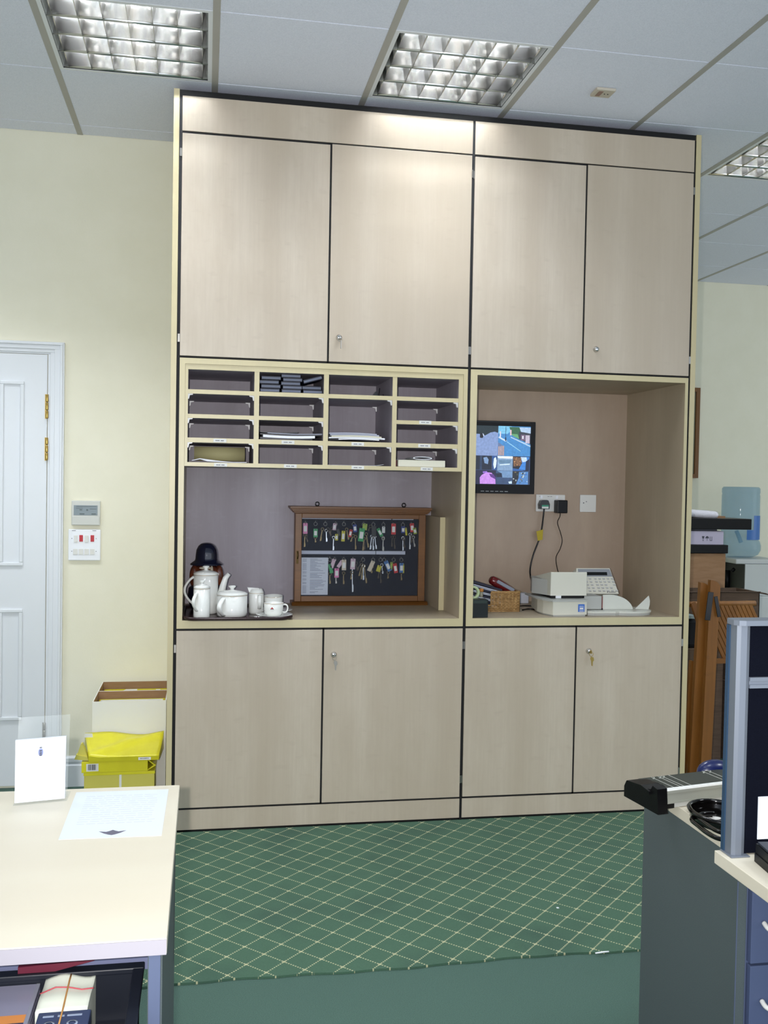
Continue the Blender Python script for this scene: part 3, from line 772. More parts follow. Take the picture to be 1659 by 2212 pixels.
bunch('key with narrow yellow tag, fifth along the upper row', 0, kx(742), [('yellow', -.002, kz(1146), .050, .017, .05, 1)], [(OLDB, .012, kz(1140), .055, -.18)])
bunch('key with blue-white tag and small red tag, sixth along upper row', 0, kx(763), [('deep blue', .004, kz(1132), .036, .018, -.1, 1), ('red', -.012, kz(1143), .036, .014, .2, 1)], [(OLDB, .010, kz(1156), .066, 0), (OLDB, .000, kz(1154), .036, .4)])
bunch('bunch with large mint green tag and yellow keys, seventh along upper row', 0, kx(785), [('yellow green', .006, kz(1130), .030, .022, .1, 0), ('green', -.008, kz(1140), .062, .026, .12, 1)], [(OLDB, .012, kz(1150), .070, -.15), (DKEY, .004, kz(1160), .058, 0), (OLDB, .002, kz(1160), .062, .1)])
bunch('bunch of three bright long keys with green tag, eighth along upper row', 0, kx(806), [('black', .002, kz(1135), .050, .022, 0, 0), ('green', .020, kz(1140), .042, .016, -.5, 1)], [(SILV, -.006, kz(1155), .068, .12), (SILV, .0, kz(1157), .066, 0), (SILV, .006, kz(1155), .066, -.12), (DKEY, -.012, kz(1133), .03, .5)])
bunch('large antique key with blank white tag, ninth along the upper row', 0, kx(828), [('white', 0, kz(1136), .030, .015, 0, 0)], [(STEEL, 0, kz(1158), .068, 0), (STEEL, 0, kz(1160), .060, .03)])
bunch('red-tagged dark key pair, tenth along the upper row', 0, kx(850), [('red', 0, kz(1129), .052, .022, 0, 1)], [(DKEY, -.004, kz(1156), .052, .06), (DKEY, .004, kz(1156), .062, -.05)])
bunch('one long bright key with blue-white tag, second last on upper row', 0, kx(871), [('deep blue', 0, kz(1135), .032, .018, 0, 1), ('yellow', .012, kz(1138), .036, .009, -.12, 0)], [(SILV, .001, kz(1158), .066, 0), (DKEY, .004, kz(1160), .05, -.1)])
bunch('red-tagged bunch with yellow tag, last on the upper row', 0, kx(890), [('red', 0, kz(1128), .042, .020, -.1, 1), ('yellow green', .012, kz(1138), .030, .016, -.2, 1)], [(SILV, -.006, kz(1150), .076, .02), (STEEL, .008, kz(1156), .052, -.15), (DKEY, .0, kz(1150), .045, .0)])
bunch('green-tagged brass key beside the typed list', 1, kx(713), [('green', -.002, kz(1219), .044, .016, -.25, 0)], [(OLDB, .001, kz(1238), .052, 0)])
bunch('pair of pink tags, second from the list on the lower row', 1, kx(723), [('pale pink', -.002, kz(1208), .044, .017, .3, 0), ('pink', .010, kz(1228), .044, .021, 0, 1)], [(STEEL, .008, kz(1244), .038, 0)])
bunch('cream-tagged key, third on the lower row', 1, kx(743), [('pale pink', -.008, kz(1212), .036, .016, .6, 0), ('cream', 0, kz(1209), .050, .021, 0, 1)], [(OLDB, 0, kz(1236), .058, 0)])
bunch('pale-tagged very long key, fourth on the lower row', 1, kx(763), [('pale pink', 0, kz(1207), .050, .023, .05, 1)], [(SILV, -.003, kz(1222), .125, -.02), (OLDB, -.004, kz(1234), .040, .15), (DKEY, .012, kz(1214), .035, -.2)])
bunch('untagged fan of five keys on the lower row', 1, kx(785), [], [(OLDB, -.003, kz(1218), .060, .28), (OLDB, 0, kz(1220), .070, .12), (SILV, .001, kz(1220), .072, 0), (OLDB, .003, kz(1220), .088, -.14), (DKEY, -.008, kz(1212), .05, .45)])
bunch('slanted blank cream tag on the lower row', 1, kx(807), [('cream', 0, kz(1212), .052, .019, .42, 0)], [(OLDB, -.004, kz(1222), .036, .1)])
bunch('yellow-tagged dark keys on the lower row', 1, kx(823), [('yellow', -.004, kz(1222), .030, .020, .3, 0)], [(SILV, .006, kz(1218), .048, -.1), (DKEY, .002, kz(1232), .062, 0), (DKEY, -.004, kz(1232), .04, .2)])
bunch('slanted blue tag on the lower row', 1, kx(831), [('blue', .006, kz(1212), .052, .021, -.45, 1)], [(OLDB, .022, kz(1234), .036, .1)])
bunch('small red and green tags on the lower row', 1, kx(852), [('yellow green', -.010, kz(1214), .036, .012, .1, 0), ('red', .003, kz(1217), .046, .019, -.18, 1)], [(DKEY, .0, kz(1215), .03, 0)])
bunch('blue-tagged yellow-edged key, last on the lower row', 1, kx(869), [('blue', 0, kz(1216), .046, .020, 0, 1), ('yellow', .010, kz(1218), .044, .005, 0, 0)], [(OLDB, .001, kz(1234), .044, 0)])

# ------------------------------------------------------------------ right niche: monitor
t = thing('monitor', 'black wall monitor showing camera pictures in the right niche', 'monitor', (1.475, .5, 1.40))
MY = .50
q = MB().m(mat('dark_grey_case', (34, 42, 46), .4)); q.box(1.276, 1.671, MY, MY + .045, 1.394, 1.741, bev=.003); q.build('case', t)
q = MB().m(BLACKP)
q.box(1.278, 1.308, MY - .006, MY, 1.396, 1.739); q.box(1.6455, 1.666, MY - .006, MY, 1.396, 1.739)
q.box(1.308, 1.6455, MY - .006, MY, 1.717, 1.734); q.box(1.308, 1.6455, MY - .006, MY, 1.396, 1.439); q.build('bezel', t)
B('wall_mount', t, STEEL, 1.44, 1.52, MY + .045, .597, 1.52, 1.62)
for i in range(6):
    B('button', t, mat('pale_button', (170, 176, 180), .4), 1.402 + i * .0236, 1.418 + i * .0236, MY - .0072, MY - .006, 1.4035, 1.4062)
# picture: coloured patches on one flat screen
em = bpy.data.materials.new('screen_picture'); em.use_nodes = True; nt = em.node_tree; bs = nt.nodes['Principled BSDF']
va = nt.nodes.new('ShaderNodeVertexColor'); va.layer_name = 'col'
nzz = nt.nodes.new('ShaderNodeTexNoise'); nzz.inputs['Scale'].default_value = 90; nzz.inputs['Detail'].default_value = 6; tcc = nt.nodes.new('ShaderNodeTexCoord'); nt.links.new(tcc.outputs['Object'], nzz.inputs['Vector'])
mx = nt.nodes.new('ShaderNodeMixRGB'); mx.blend_type = 'MULTIPLY'; mx.inputs[0].default_value = .55; nt.links.new(va.outputs[0], mx.inputs[1]); nt.links.new(nzz.outputs['Fac'], mx.inputs[2])
bs.inputs['Base Color'].default_value = (0.01, 0.01, 0.01, 1); bs.inputs['Roughness'].default_value = .3
nt.links.new(mx.outputs[0], bs.inputs['Emission Color']); bs.inputs['Emission Strength'].default_value = 1.45
me_b = bmesh.new(); cl = me_b.loops.layers.color.new('col')
W_, H_ = 1.6455 - 1.308, 1.717 - 1.439
lay = [0]
def patch(P, col):
    """P in crop pixels of the screen, x 155..755 visible of -50..755, y 215..860"""
    lay[0] += 1
    vs = [me_b.verts.new((1.308 + (x + 50) / 805 * W_ - 1.475, MY - .0008 - lay[0] * .00004 - .5, 1.717 - (y - 215) / 645 * H_ - 1.40)) for x, y in P]
    f = me_b.faces.new(vs); c_ = (col[0] / 255, col[1] / 255, col[2] / 255, 1)
    for l in f.loops: l[cl] = c_
def R4(x0, y0, x1, y1, c_): patch([(x0, y0), (x1, y0), (x1, y1), (x0, y1)], c_)
random.seed(11)
R4(-50, 215, 755, 860, (60, 80, 120))
R4(-50, 215, 370, 545, (128, 150, 196)); patch([(-50, 215), (370, 215), (368, 292), (330, 280), (280, 290), (215, 325), (170, 310), (-50, 300)], (22, 40, 46))
patch([(155, 300), (190, 300), (200, 330), (185, 355), (155, 350)], (14, 16, 28)); patch([(185, 300), (200, 310), (205, 330), (196, 335)], (200, 214, 240))
R4(372, 215, 755, 545, (66, 134, 196))
patch([(372, 215), (520, 215), (560, 235), (480, 300), (372, 300)], (120, 190, 226)); patch([(500, 222), (640, 222), (640, 330), (620, 360), (530, 310)], (48, 96, 66))
patch([(515, 300), (600, 300), (620, 352), (560, 330)], (98, 160, 110))
patch([(372, 345), (455, 385), (480, 378), (380, 330)], (196, 216, 236)); patch([(620, 225), (755, 225), (755, 300), (640, 275)], (170, 196, 226)); patch([(615, 270), (755, 290), (755, 410), (618, 355)], (50, 56, 70))
R4(640, 305, 690, 370, (112, 92, 120)); R4(695, 310, 745, 400, (190, 180, 200)); R4(655, 318, 672, 352, (220, 225, 235))
patch([(520, 330), (755, 425), (755, 440), (515, 340)], (170, 200, 226)); R4(510, 255, 527, 315, (226, 190, 196)); R4(388, 275, 403, 340, (214, 208, 222))
patch([(478, 385), (640, 485), (636, 492), (472, 392)], (140, 196, 226)); R4(456, 222, 462, 350, (30, 60, 90)); R4(452, 340, 466, 378, (20, 30, 60))
patch([(370, 395), (445, 440), (445, 542), (370, 542)], (100, 120, 160))
for x in (378, 396, 414, 432): R4(x, 440 - (6 if x > 400 else 0), x + 7, 541, (226, 176, 140))
R4(-50, 548, 300, 702, (20, 30, 50)); R4(160, 548, 185, 700, (40, 60, 90)); patch([(200, 570), (240, 560), (262, 590), (255, 640), (215, 630)], (120, 150, 190)); patch([(300, 548), (360, 548), (360, 700), (318, 704), (310, 640)], (40, 80, 140)); patch([(325, 575), (345, 560), (358, 600), (350, 670), (330, 695), (318, 640)], (216, 232, 246))
R4(-50, 706, 352, 858, (30, 30, 60)); patch([(162, 790), (185, 760), (240, 730), (300, 735), (345, 790), (350, 858), (165, 858)], (196, 140, 226)); patch([(270, 745), (325, 752), (352, 790), (345, 805), (290, 780)], (90, 50, 130)); patch([(195, 722), (245, 718), (250, 735), (200, 742)], (150, 110, 210))
R4(365, 548, 548, 708, (126, 156, 190)); patch([(365, 548), (548, 548), (545, 575), (375, 572)], (226, 240, 250)); patch([(395, 640), (515, 630), (515, 640), (395, 650)], (214, 236, 250)); patch([(380, 590), (530, 590), (520, 625), (385, 630)], (96, 130, 160))
R4(354, 710, 548, 858, (52, 74, 110)); patch([(365, 712), (548, 710), (548, 786), (430, 786), (420, 740)], (110, 144, 184)); patch([(350, 740), (420, 735), (425, 780), (360, 782)], (26, 34, 56)); patch([(500, 830), (540, 822), (544, 850), (510, 852)], (200, 224, 240))
R4(550, 548, 745, 708, (20, 24, 40)); patch([(552, 555), (640, 560), (660, 600), (640, 650), (560, 660)], (120, 86, 60)); patch([(640, 552), (745, 552), (735, 600), (700, 700), (620, 690), (660, 620)], (60, 130, 210)); patch([(640, 555), (710, 555), (720, 600), (665, 610)], (190, 214, 240)); patch([(550, 680), (640, 690), (690, 708), (550, 708)], (40, 90, 160)); patch([(705, 600), (742, 575), (745, 705), (700, 700)], (16, 30, 60))
R4(548, 712, 745, 858, (28, 34, 44)); patch([(625, 720), (735, 715), (735, 858), (590, 858), (620, 790)], (80, 130, 190))
for i in range(26):
    x, y = random.uniform(552, 725), random.uniform(715, 840); R4(x, y, x + random.uniform(8, 22), y + random.uniform(6, 20), random.choice([(190, 206, 216), (60, 70, 60), (20, 24, 34), (120, 110, 80), (60, 110, 190)]))
for i in range(24):
    x, y = random.uniform(556, 640), random.uniform(558, 650); R4(x, y, x + 10, y + 8, random.choice([(214, 160, 110), (30, 24, 20), (150, 110, 80), (90, 66, 50)]))
me_s = bpy.data.meshes.new('screen'); me_b.to_mesh(me_s); me_b.free(); me_s.materials.append(em)
so = bpy.data.objects.new('screen', me_s); COL.objects.link(so); so.parent = t

# sockets, plugs and cables on the niche back
t = thing('double_socket', 'white double wall socket below the monitor', 'socket', (1.786, .6, 1.30))
B('plate', t, LABELW, 1.712, 1.862, .588, .597, 1.309, 1.393, bev=.003)
for x in (1.738, 1.818): B('rocker_switch', t, PAPER, x - .006, x + .006, .5845, .588, 1.372, 1.388, bev=.001)
q = MB().m(INKD)
for x in (1.728, 1.770, 1.784): q.box(x, x + .010, .5872, .588, 1.3825, 1.3842)
q.build('printed_marks', t)
t = thing('blank_plate', 'square white fused spur plate right of the double socket', 'wall plate', (1.983, .6, 1.30))
B('plate', t, LABELW, 1.940, 2.025, .588, .597, 1.309, 1.395, bev=.003)
q = MB().m(INKD); q.box(1.956, 1.961, .5872, .588, 1.352, 1.357); q.box(1.971, 1.975, .5872, .588, 1.359, 1.363); q.build('screw_holes', t)
t = thing('power_plug', 'black plug with white label on the left of the double socket', 'plug', (1.746, .57, 1.32))
q = MB().m(GLOSSB); q.prism([(1.722, 1.322), (1.770, 1.322), (1.772, 1.345), (1.764, 1.364), (1.756, 1.3665), (1.736, 1.3665), (1.728, 1.364), (1.720, 1.345)], 'y', .556, .5865); q.build('body', t)
B('sticker', t, LABELW, 1.731, 1.765, .5550, .556, 1.325, 1.334); B('green_sticker', t, mat('teal_sticker', (60, 150, 120), .5), 1.731, 1.765, .5550, .556, 1.334, 1.342)
q = MB().m(GLOSSB); q.tube(smooth([(1.746, .566, 1.325), (1.743, .568, 1.28), (1.737, .572, 1.218), (1.722, .574, 1.16), (1.698, .574, 1.095), (1.683, .570, 1.03), (1.680, .55, .985), (1.690, .52, .925), (1.70, .46, .885), (1.70, .40, .875)]), .0042, 8); q.build('cord', t)
q = MB().m(mat('yellow_tape', (180, 160, 30), .5)); q.prism([(1.708, 1.212), (1.742, 1.222), (1.740, 1.172), (1.716, 1.166)], 'y', .562, .5640); q.build('cord_tag', t, label='yellow paper tag on the cord')
t = thing('power_adapter', 'chunky black adapter on the right of the double socket', 'adapter', (1.828, .56, 1.30))
B('body', t, BLACKP, 1.803, 1.856, .535, .5865, 1.303, 1.367, bev=.004)
q = MB().m(BLACKP); q.tube(smooth([(1.827, .56, 1.304), (1.826, .562, 1.285), (1.818, .57, 1.255), (1.838, .578, 1.205), (1.848, .58, 1.165), (1.836, .575, 1.125), (1.812, .56, 1.09), (1.803, .53, 1.05), (1.80, .48, 1.0)]), .0021, 6); q.build('cord', t)
t = thing('loose_cable', 'black cables running along the shelf behind the wicker basket', 'cable', (1.62, .35, SH))
q = MB().m(GLOSSB); q.tube(smooth([(1.535, .30, SH + .013), (1.58, .34, SH + .010), (1.63, .33, SH + .009), (1.68, .32, SH + .008)]), .0036, 8)
q.tube(smooth([(1.53, .22, SH + .006), (1.57, .25, SH + .006), (1.61, .22, SH + .006), (1.640, .20, SH + .006)]), .0036, 8)
q.tube(smooth([(1.715, .50, .990), (1.690, .50, .965), (1.672, .48, .935), (1.672, .45, .905), (1.685, .40, .880)]), .0036, 8); q.build('cord', t)
B('white_box', None, mat('pale_blue_white_plastic', (206, 210, 222), .5), 1.545, 1.655, .50, .555, SH + .0005, SH + .050, bev=.003, label='small white box standing at the back behind the basket', cat='box')

# basket with envelopes
bx0, bx1, by0, by1 = 1.315, 1.508, .20, .42
t = thing('wicker_basket', 'small pale wicker letter basket with stepped front in right niche', 'basket', (1.41, .3, SH))
q = MB().m(WICK)
def weave(p0, p1, zt, n):
    d_ = Vector(p1) - Vector(p0); L = d_.length; u = d_.normalized(); nn = Vector((-u.y, u.x, 0))
    rows = int(zt / .0066)
    for r_ in range(rows):
        P = []
        for i in range(n * 2 + 1):
            f = i / (n * 2); P.append(Vector(p0) + u * L * f + nn * .0028 * (1 if (i + r_) % 2 else -1) * (0 if i in (0, n * 2) else 1) + Vector((0, 0, SH + .005 + r_ * .0066)))
        q.tube(P, .0030, 5)
    for i in range(n + 1):
        a = Vector(p0) + u * L * i / n; q.tube([a + Vector((0, 0, SH + .001)), a + Vector((0, 0, SH + zt + .004))], .0026, 6)
STEP = bx0 + .060
weave((bx0, by0, 0), (STEP, by0, 0), .026, 4); weave((STEP, by0, 0), (bx1, by0, 0), .086, 8)
weave((bx1, by0, 0), (bx1, by1, 0), .086, 9); weave((bx0, by1, 0), (bx1, by1, 0), .086, 9); weave((bx0, by0, 0), (bx0, by1, 0), .026, 9)
q.tube([(STEP, by0, SH + .090), (bx1, by0, SH + .090), (bx1, by1, SH + .090), (bx0, by1, SH + .090)], .0045, 7)
q.tube([(bx0, by1, SH + .030), (bx0, by0, SH + .030), (STEP, by0, SH + .030)], .0045, 7); q.box(bx0, bx1, by0, by1, SH + .0006, SH + .003)
q.build('wickerwork', t)
ENV = mat('white_envelope', (206, 214, 228), .6); ENVD = mat('black_edged_envelope', (34, 36, 56), .6)
gl = 'envelopes standing in the wicker basket'
for i in range(8):
    M = Matrix.Translation((1.338 + .004 * (i % 3), .305, SH + .032 + i * .0128)) @ Matrix.Rotation(.16 + .018 * i, 4, 'Y')
    q = MB().m(ENV if i % 2 == 0 else ENVD); q.box(-.088, .086 + .006 * (i % 2), -.088 - .002 * (i % 3), .09, -.0046, .0046, M=M)
    if i % 2 == 0: q.m(ENVD); q.box(-.086, .084, -.0925, -.087, -.0008, .0010, M=M)
    lab = '%s envelope slanting in the basket, %s' % ('white' if i % 2 == 0 else 'dark', ['lowest white', 'lowest dark', 'second white up', 'second dark up', 'third white up', 'third dark up', 'topmost white', 'topmost dark'][i])
    q.build('envelope', label=lab, cat='envelope', group=gl)
t = thing('handset', 'dark red handset with grey panel lying slanted on the basket', 'handset', (1.43, .29, .98))
M = Matrix.Translation((1.442, .245, .978)) @ Matrix.Rotation(.50, 4, 'Y')
q = MB().m(mat('dark_red_plastic', (96, 22, 24), .2, coat=.4)); q.smooth = True
q.tube([(-.068, 0, 0), (-.060, 0, 0), (-.04, 0, 0), (.0, 0, 0), (.04, 0, -.001), (.065, 0, -.003), (.078, 0, -.005)], [.012, .019, .0215, .0205, .0185, .015, .008], 16, M=M); q.build('shell', t)
q = MB().m(mat('grey_glossy_panel', (130, 134, 146), .15)); q.box(-.040, .052, -.0235, -.010, -.002, .014, bev=.003, M=M); q.build('panel', t, label='grey glossy panel')
# pen pot
t = thing('pen_pot', 'square black pot at the left front corner of the right niche', 'pot', (1.274, .05, SH))
q = MB().m(mat('black_green_plastic', (22, 30, 30), .35)); q.box(1.2375, 1.3085, .018, .075, SH + .0005, .944, bev=.002); q.build('body', t)
B('rim', t, mat('dull_green_black', (40, 54, 50), .4), 1.243, 1.303, .0165, .0185, .928, .941)
q = MB().m(mat('pale_green_tape', (186, 204, 160), .5)); M = Matrix.Translation((1.255, .085, .968)) @ Matrix.Rotation(PI / 2, 4, 'X')
q.lathe([(.020, 0), (.030, 0), (.030, .018), (.020, .018), (.020, 0)], M=M, n=28); q.build('tape_roll', label='roll of pale green tape behind the black pot', cat='tape')
t = thing('glue_bottle', 'little clear tube with orange brown cap beside the green tape roll', 'bottle', (1.298, .10, .944))
q = MB().m(mat('grey_clear_tube', (150, 148, 130), .3)); q.lathe([(0, 0), (.0075, 0), (.0075, .024), (0, .024)], (1.299, .095, .9455), 16); q.build('tube', t)
q = MB().m(mat('orange_cap', (186, 120, 50), .5)); q.lathe([(0, 0), (.010, 0), (.010, .012), (0, .014)], (1.299, .095, .970), 16); q.build('cap', t)

# franking machine
t = thing('franking_machine', 'ivory franking machine with tilted keypad and clear catch tray', 'franking machine', (1.80, .15, SH))
q = MB().m(MACH); q.prism([(1.604, .030), (1.762, .036), (1.764, .30), (1.60, .30), (1.578, .16), (1.584, .10)], 'z', SH + .008, .932); q.build('base', t)
q = MB().m(MACH2); q.prism([(1.608, .034), (1.757, .040), (1.760, .30), (1.605, .30), (1.585, .16), (1.588, .105)], 'z', SH + .0005, SH + .008); q.build('foot', t)
q = MB().m(MACH2); q.prism([(1.600, .024), (1.768, .030), (1.768, .31), (1.57, .31), (1.566, .15), (1.574, .09)], 'z', .932, .939); q.build('deck', t)
q = MB().m(MACH); q.prism([(.085, .952), (.085, 1.052), (.087, 1.0555), (.092, 1.056), (.30, 1.018), (.30, .952)], 'x', 1.612, 1.779); q.build('head_cover', t)
q = MB().m(MACH2); q.prism([(1.615, .12), (1.615, .32), (1.60, .32), (1.572, .22)], 'z', .95, 1.018); q.build('side_cover', t)
B('paper_slot', t, BLACK, 1.62, 1.775, .10, .295, .939, .952); B('stud', t, PAPER, 1.640, 1.664, .092, .10, .940, .952)
B('mid_body', t, MACH2, 1.764, 1.858, .10, .30, SH + .0225, .948, bev=.003)
q = MB().m(mat('red_brown_strip', (130, 84, 80), .5)); q.box(1.8585, 1.864, .102, .20, SH + .0225, .945)
q.m(BLACK); q.box(1.8585, 1.8645, .1005, .103, .880, .893); q.build('date_strip', t)
q = MB().m(MACH)
M = Matrix.Translation((1.885, .205, .946)) @ Matrix.Rotation(math.radians(-22), 4, 'X') @ Matrix.Rotation(0, 4, 'Y')
q.prism([(-.108, 0), (.100, 0), (.072, .122), (-.090, .122)], 'y', 0, .045, M=M); kp = q.build('control_panel', t)
q = MB().m(mat('grey_display_surround', (140, 144, 150), .4)); q.prism([(-.084, .082), (.080, .082), (.070, .118), (-.084, .118)], 'y', -.0012, .002, M=M); q.build('display_surround', kp)
q = MB().m(GLOSSB); q.box(-.060, .055, -.0024, -.001, .088, .103, M=M); q.build('display', kp)
q = MB().m(mat('keypad_key', (196, 196, 190), .5))
KEYS = []
for r_ in range(5):
    for k in range(7):
        if (r_ == 3 and k == 6) or (r_ == 2 and k == 5): continue
        x = -.052 + k * .0205 + (.006 if k > 1 else 0) + r_ * .0035
        z = .072 - r_ * .0145
        KEYS.append((x, z))
for x, z in KEYS:
    b_ = MB().m(MATS['keypad_key']); b_.box(x - .0068, x + .0068, -.0032, 0, z - .0042, z + .0042, bev=.0012, M=M)
    b_.m(mat('grey_key_mark', (120, 120, 126), .6)); b_.box(x - .004, x + .004, -.0036, -.0031, z - .003, z - .0016, M=M)  # grey bar across the lower part of each key
    b_.build('key', kp)
q.bm.free()
q = MB().m(INKD); q.box(.044, .048, -.001, .001, .006, .010, M=M); q.box(.052, .086, -.001, .001, .0068, .0088, M=M); q.build('maker_mark', kp)
q = MB().m(mat('blue_sticker', (40, 100, 190), .4)); q.box(1.7215, 1.7495, .031, .0345, .887, .920)
q.m(LABELW)
for z in (.912, .905, .898, .8915): q.box(1.7255, 1.7455, .0302, .0312, z - .0014, z + .0010)
q.box(1.728, 1.743, .0302, .0312, .900, .9035); q.build('sticker', t, label='blue and white square sticker')
WHT = mat('translucent_ivory', (206, 208, 198), .3)
q = MB().m(WHT); P = [(1.866, SH + .021)]
for i in range(19):
    a = PI * .56 - PI * .56 * i / 18; P.append((1.893 + .098 * math.cos(a) + .02 * (i / 18), SH + .021 + .066 * math.sin(a)))
P[1] = (1.866, P[1][1])
q.prism(P, 'y', .108, .112); q.build('catch_guard', t)
q = MB().m(WHT); q.prism([(2.020, SH + .022), (2.040, SH + .040), (2.068, SH + .066), (2.086, SH + .082), (2.092, SH + .060), (2.091, SH + .040), (2.086, SH + .020)], 'y', .108, .112); q.build('stop_fin', t)
q = MB().m(WHT)
P = []
for i in range(25):
    a = PI + PI * i / 24; P.append((1.99 + .098 * math.cos(a), .095 + .060 * math.sin(a)))
P = [(1.776, .060), (1.80, .048), (1.87, .050), (1.90, .044)] + [p for p in P if p[0] > 1.92] + [(2.096, .12), (2.09, .20), (1.78, .20)]
q.prism(P, 'z', SH + .012, SH + .020); q.build('catch_tray', t)
q = MB().m(MACH2); q.prism([(x * .985 + 1.93 * .015, .004 + y) for x, y in P], 'z', SH + .0005, SH + .012); q.build('tray_foot', t)
q = MB().m(mat('speckled_grey', (120, 126, 128), .6, noise=300, col2=(90, 96, 98))); q.prism([(1.935, SH + .02), (2.02, SH + .02), (1.995, .925), (1.975, .950), (1.945, .966), (1.935, .966)], 'y', .22, .30); q.build('roll_cover', t, label='speckled grey roll cover')

# ------------------------------------------------------------------ wall controls left of the cupboards
t = thing('thermostat', 'white air conditioning controller with grey display on yellow wall', 'thermostat', (-.427, .69, 1.214))
B('case', t, mat('off_white_plastic', (204, 206, 200), .4), -.491, -.363, .680, .6985, 1.214, 1.328, bev=.003)
B('display', t, mat('grey_lcd', (128, 142, 148), .3), -.481, -.375, .6785, .6801, 1.261, 1.307)
q = MB().m(mat('lcd_digits', (84, 98, 100), .4))
for (x, z, ww, hh) in ((-.47, 1.301, .09, .002), (-.47, 1.293, .03, .0015), (-.455, 1.284, .012, .004), (-.425, 1.282, .008, .007), (-.41, 1.290, .03, .002), (-.455, 1.265, .022, .005), (-.402, 1.265, .020, .005)): q.box(x, x + ww, .6775, .6786, z, z + hh)
q.build('lcd_marks', t)
B('flap', t, MATS['off_white_plastic'], -.487, -.367, .677, .6805, 1.217, 1.256, bev=.001)
t = thing('switch_panel', 'white switch plate with two red neon windows on yellow wall', 'switch', (-.433, .69, 1.05))
B('plate', t, PAPER, -.505, -.361, .688, .6985, 1.051, 1.196, bev=.004)
for x in (-.472, -.424): B('rocker_switch', t, LABELW, x - .008, x + .008, .684, .688, 1.136, 1.168, bev=.001)
for x in (-.448, -.398): B('neon_window', t, mat('red_neon', (170, 20, 34), .3, emit=.15), x - .008, x + .008, .6855, .688, 1.139, 1.169, bev=.001, label='red neon window')
for x in (-.473, -.448, -.423, -.398): B('rocker_switch', t, LABELW, x - .010, x + .010, .685, .688, 1.079, 1.106, bev=.001)
q = MB().m(INKD)
for x in (-.489, -.381):
    for z in (1.153, 1.094): q.box(x - .0015, x + .0015, .6872, .688, z - .0015, z + .0015)
q.box(-.489, -.472, .6872, .688, 1.1885, 1.1905); q.box(-.398, -.381, .6872, .688, 1.1885, 1.1905); q.build('printed_marks', t)

# ------------------------------------------------------------------ boxes on the floor by the left cupboard
def openbox(label, x0, x1, y0, y1, z1, outer, inner_, zi):
    t = thing('open_carton', label, 'box', ((x0 + x1) / 2, (y0 + y1) / 2, 0), 'open white paper cartons by the cupboard')
    q = MB().m(outer); e = .004
    q.box(x0, x1, y0, y0 + e, .001, z1); q.box(x0, x1, y1 - e, y1, .001, z1); q.box(x0, x0 + e, y0 + e, y1 - e, .001, z1); q.box(x1 - e, x1, y0 + e, y1 - e, .001, z1); q.box(x0, x1, y0, y1, .001, .005)
    q.build('walls', t)
    q = MB().m(CARD); f = .0015
    q.box(x0 + e, x1 - e, y1 - e - f, y1 - e, .006, z1 + .0005); q.box(x0 + e, x0 + e + f, y0 + e, y1 - e - f, .006, z1 + .0005); q.box(x1 - e - f, x1 - e, y0 + e, y1 - e - f, .006, z1 + .0005)
    q.build('lining', t, label='brown board lining')
    return t
WCARD = mat('white_card', (234, 233, 226), .7)
openbox('open white carton of yellow reams, nearer of two by cupboard side', -.345, -.040, .262, .470, .487, WCARD, CARD, .455)
openbox('open white carton of yellow reams, against the wall behind the other', -.345, -.040, .474, .680, .487, WCARD, CARD, .455)
def ream(label, x0, x1, y0, y1, z0, z1, pat):
    t = thing('paper_ream', label, 'ream', ((x0 + x1) / 2, (y0 + y1) / 2, z0), 'yellow wrapped reams in the cartons')
    B('wrapper', t, YEL, x0, x1, y0, y1, z0, z1, bev=.003)
    q = MB().m(LABELW)
    if pat == 0:
        q.prism([(x0 + .008, y0 + .085), (x1 - .01, y0 + .085), (x1 - .01, y1 - .02), (x0 + .008, y1 - .02)], 'z', z1, z1 + .0005)
        q.m(YEL); q.box(x0 + .08, x0 + .17, y1 - .07, y1 - .05, z1 + .0005, z1 + .001)
    else:
        q.prism([(x0 + .07, y0 + .10), (x0 + .15, y0 + .10), (x0 + .15, y1 - .01), (x0 + .10, y1 - .01)], 'z', z1, z1 + .0005)
        q.box(x0 + .235, x0 + .255, y0 + .13, y0 + .16, z1, z1 + .0005); q.box(x0 + .215, x0 + .225, y0 + .11, y0 + .14, z1, z1 + .0005)
    q.build('printed_band', t)
ream('yellow and white ream inside the nearer white carton', -.336, -.050, .272, .458, .020, .455, 0)
ream('yellow ream inside the white carton against the wall', -.336, -.050, .484, .668, .020, .455, 1)
t = thing('yellow_box', 'yellow card box with pale tape strip at bottom of the stack', 'box', (-.21, .17, 0))
B('body', t, YELM, -.357, -.078, .095, .250, .001, .222, bev=.002)
B('lid_edge', t, YEL, -.359, -.076, .092, .251, .2222, .234, bev=.001)
B('tape_strip', t, LABELW, -.218, -.209, .0935, .095, .01, .222)
t = thing('yellow_box', 'yellow flat pack with barcode, middle of the yellow stack', 'box', (-.22, .17, .234))
q = MB().m(YEL); q.box(-.367, -.105, .090, .250, .2345, .281, bev=.002); q.build('body', t)
def barcode(t, x0, x1, z0, z1, y):
    q = MB().m(LABELW); q.box(x0, x1, y - .0006, y, z0, z1); q.m(INKD); random.seed(5); x = x0 + .007
    while x < x1 - .009:
        w_ = random.uniform(.001, .003); q.box(x, x + w_, y - .0011, y - .0005, z0 + .005, z1 - .003); x += w_ + random.uniform(.0008, .002)
    q.build('barcode', t)
barcode(t, -.348, -.300, .241, .272, .0895)
q = MB().m(YEL); q.prism([(-.105, .236), (-.072, .256), (-.103, .280), (-.107, .279), (-.082, .257), (-.107, .238)], 'y', .095, .20); q.build('open_flap', t)
t = thing('ream_wrapper', 'crumpled glossy yellow ream wrapper on top of the yellow stack', 'wrapper', (-.21, .17, .281))
q = MB().m(YEL); nx, ny = 20, 12; V_ = {}
random.seed(2)
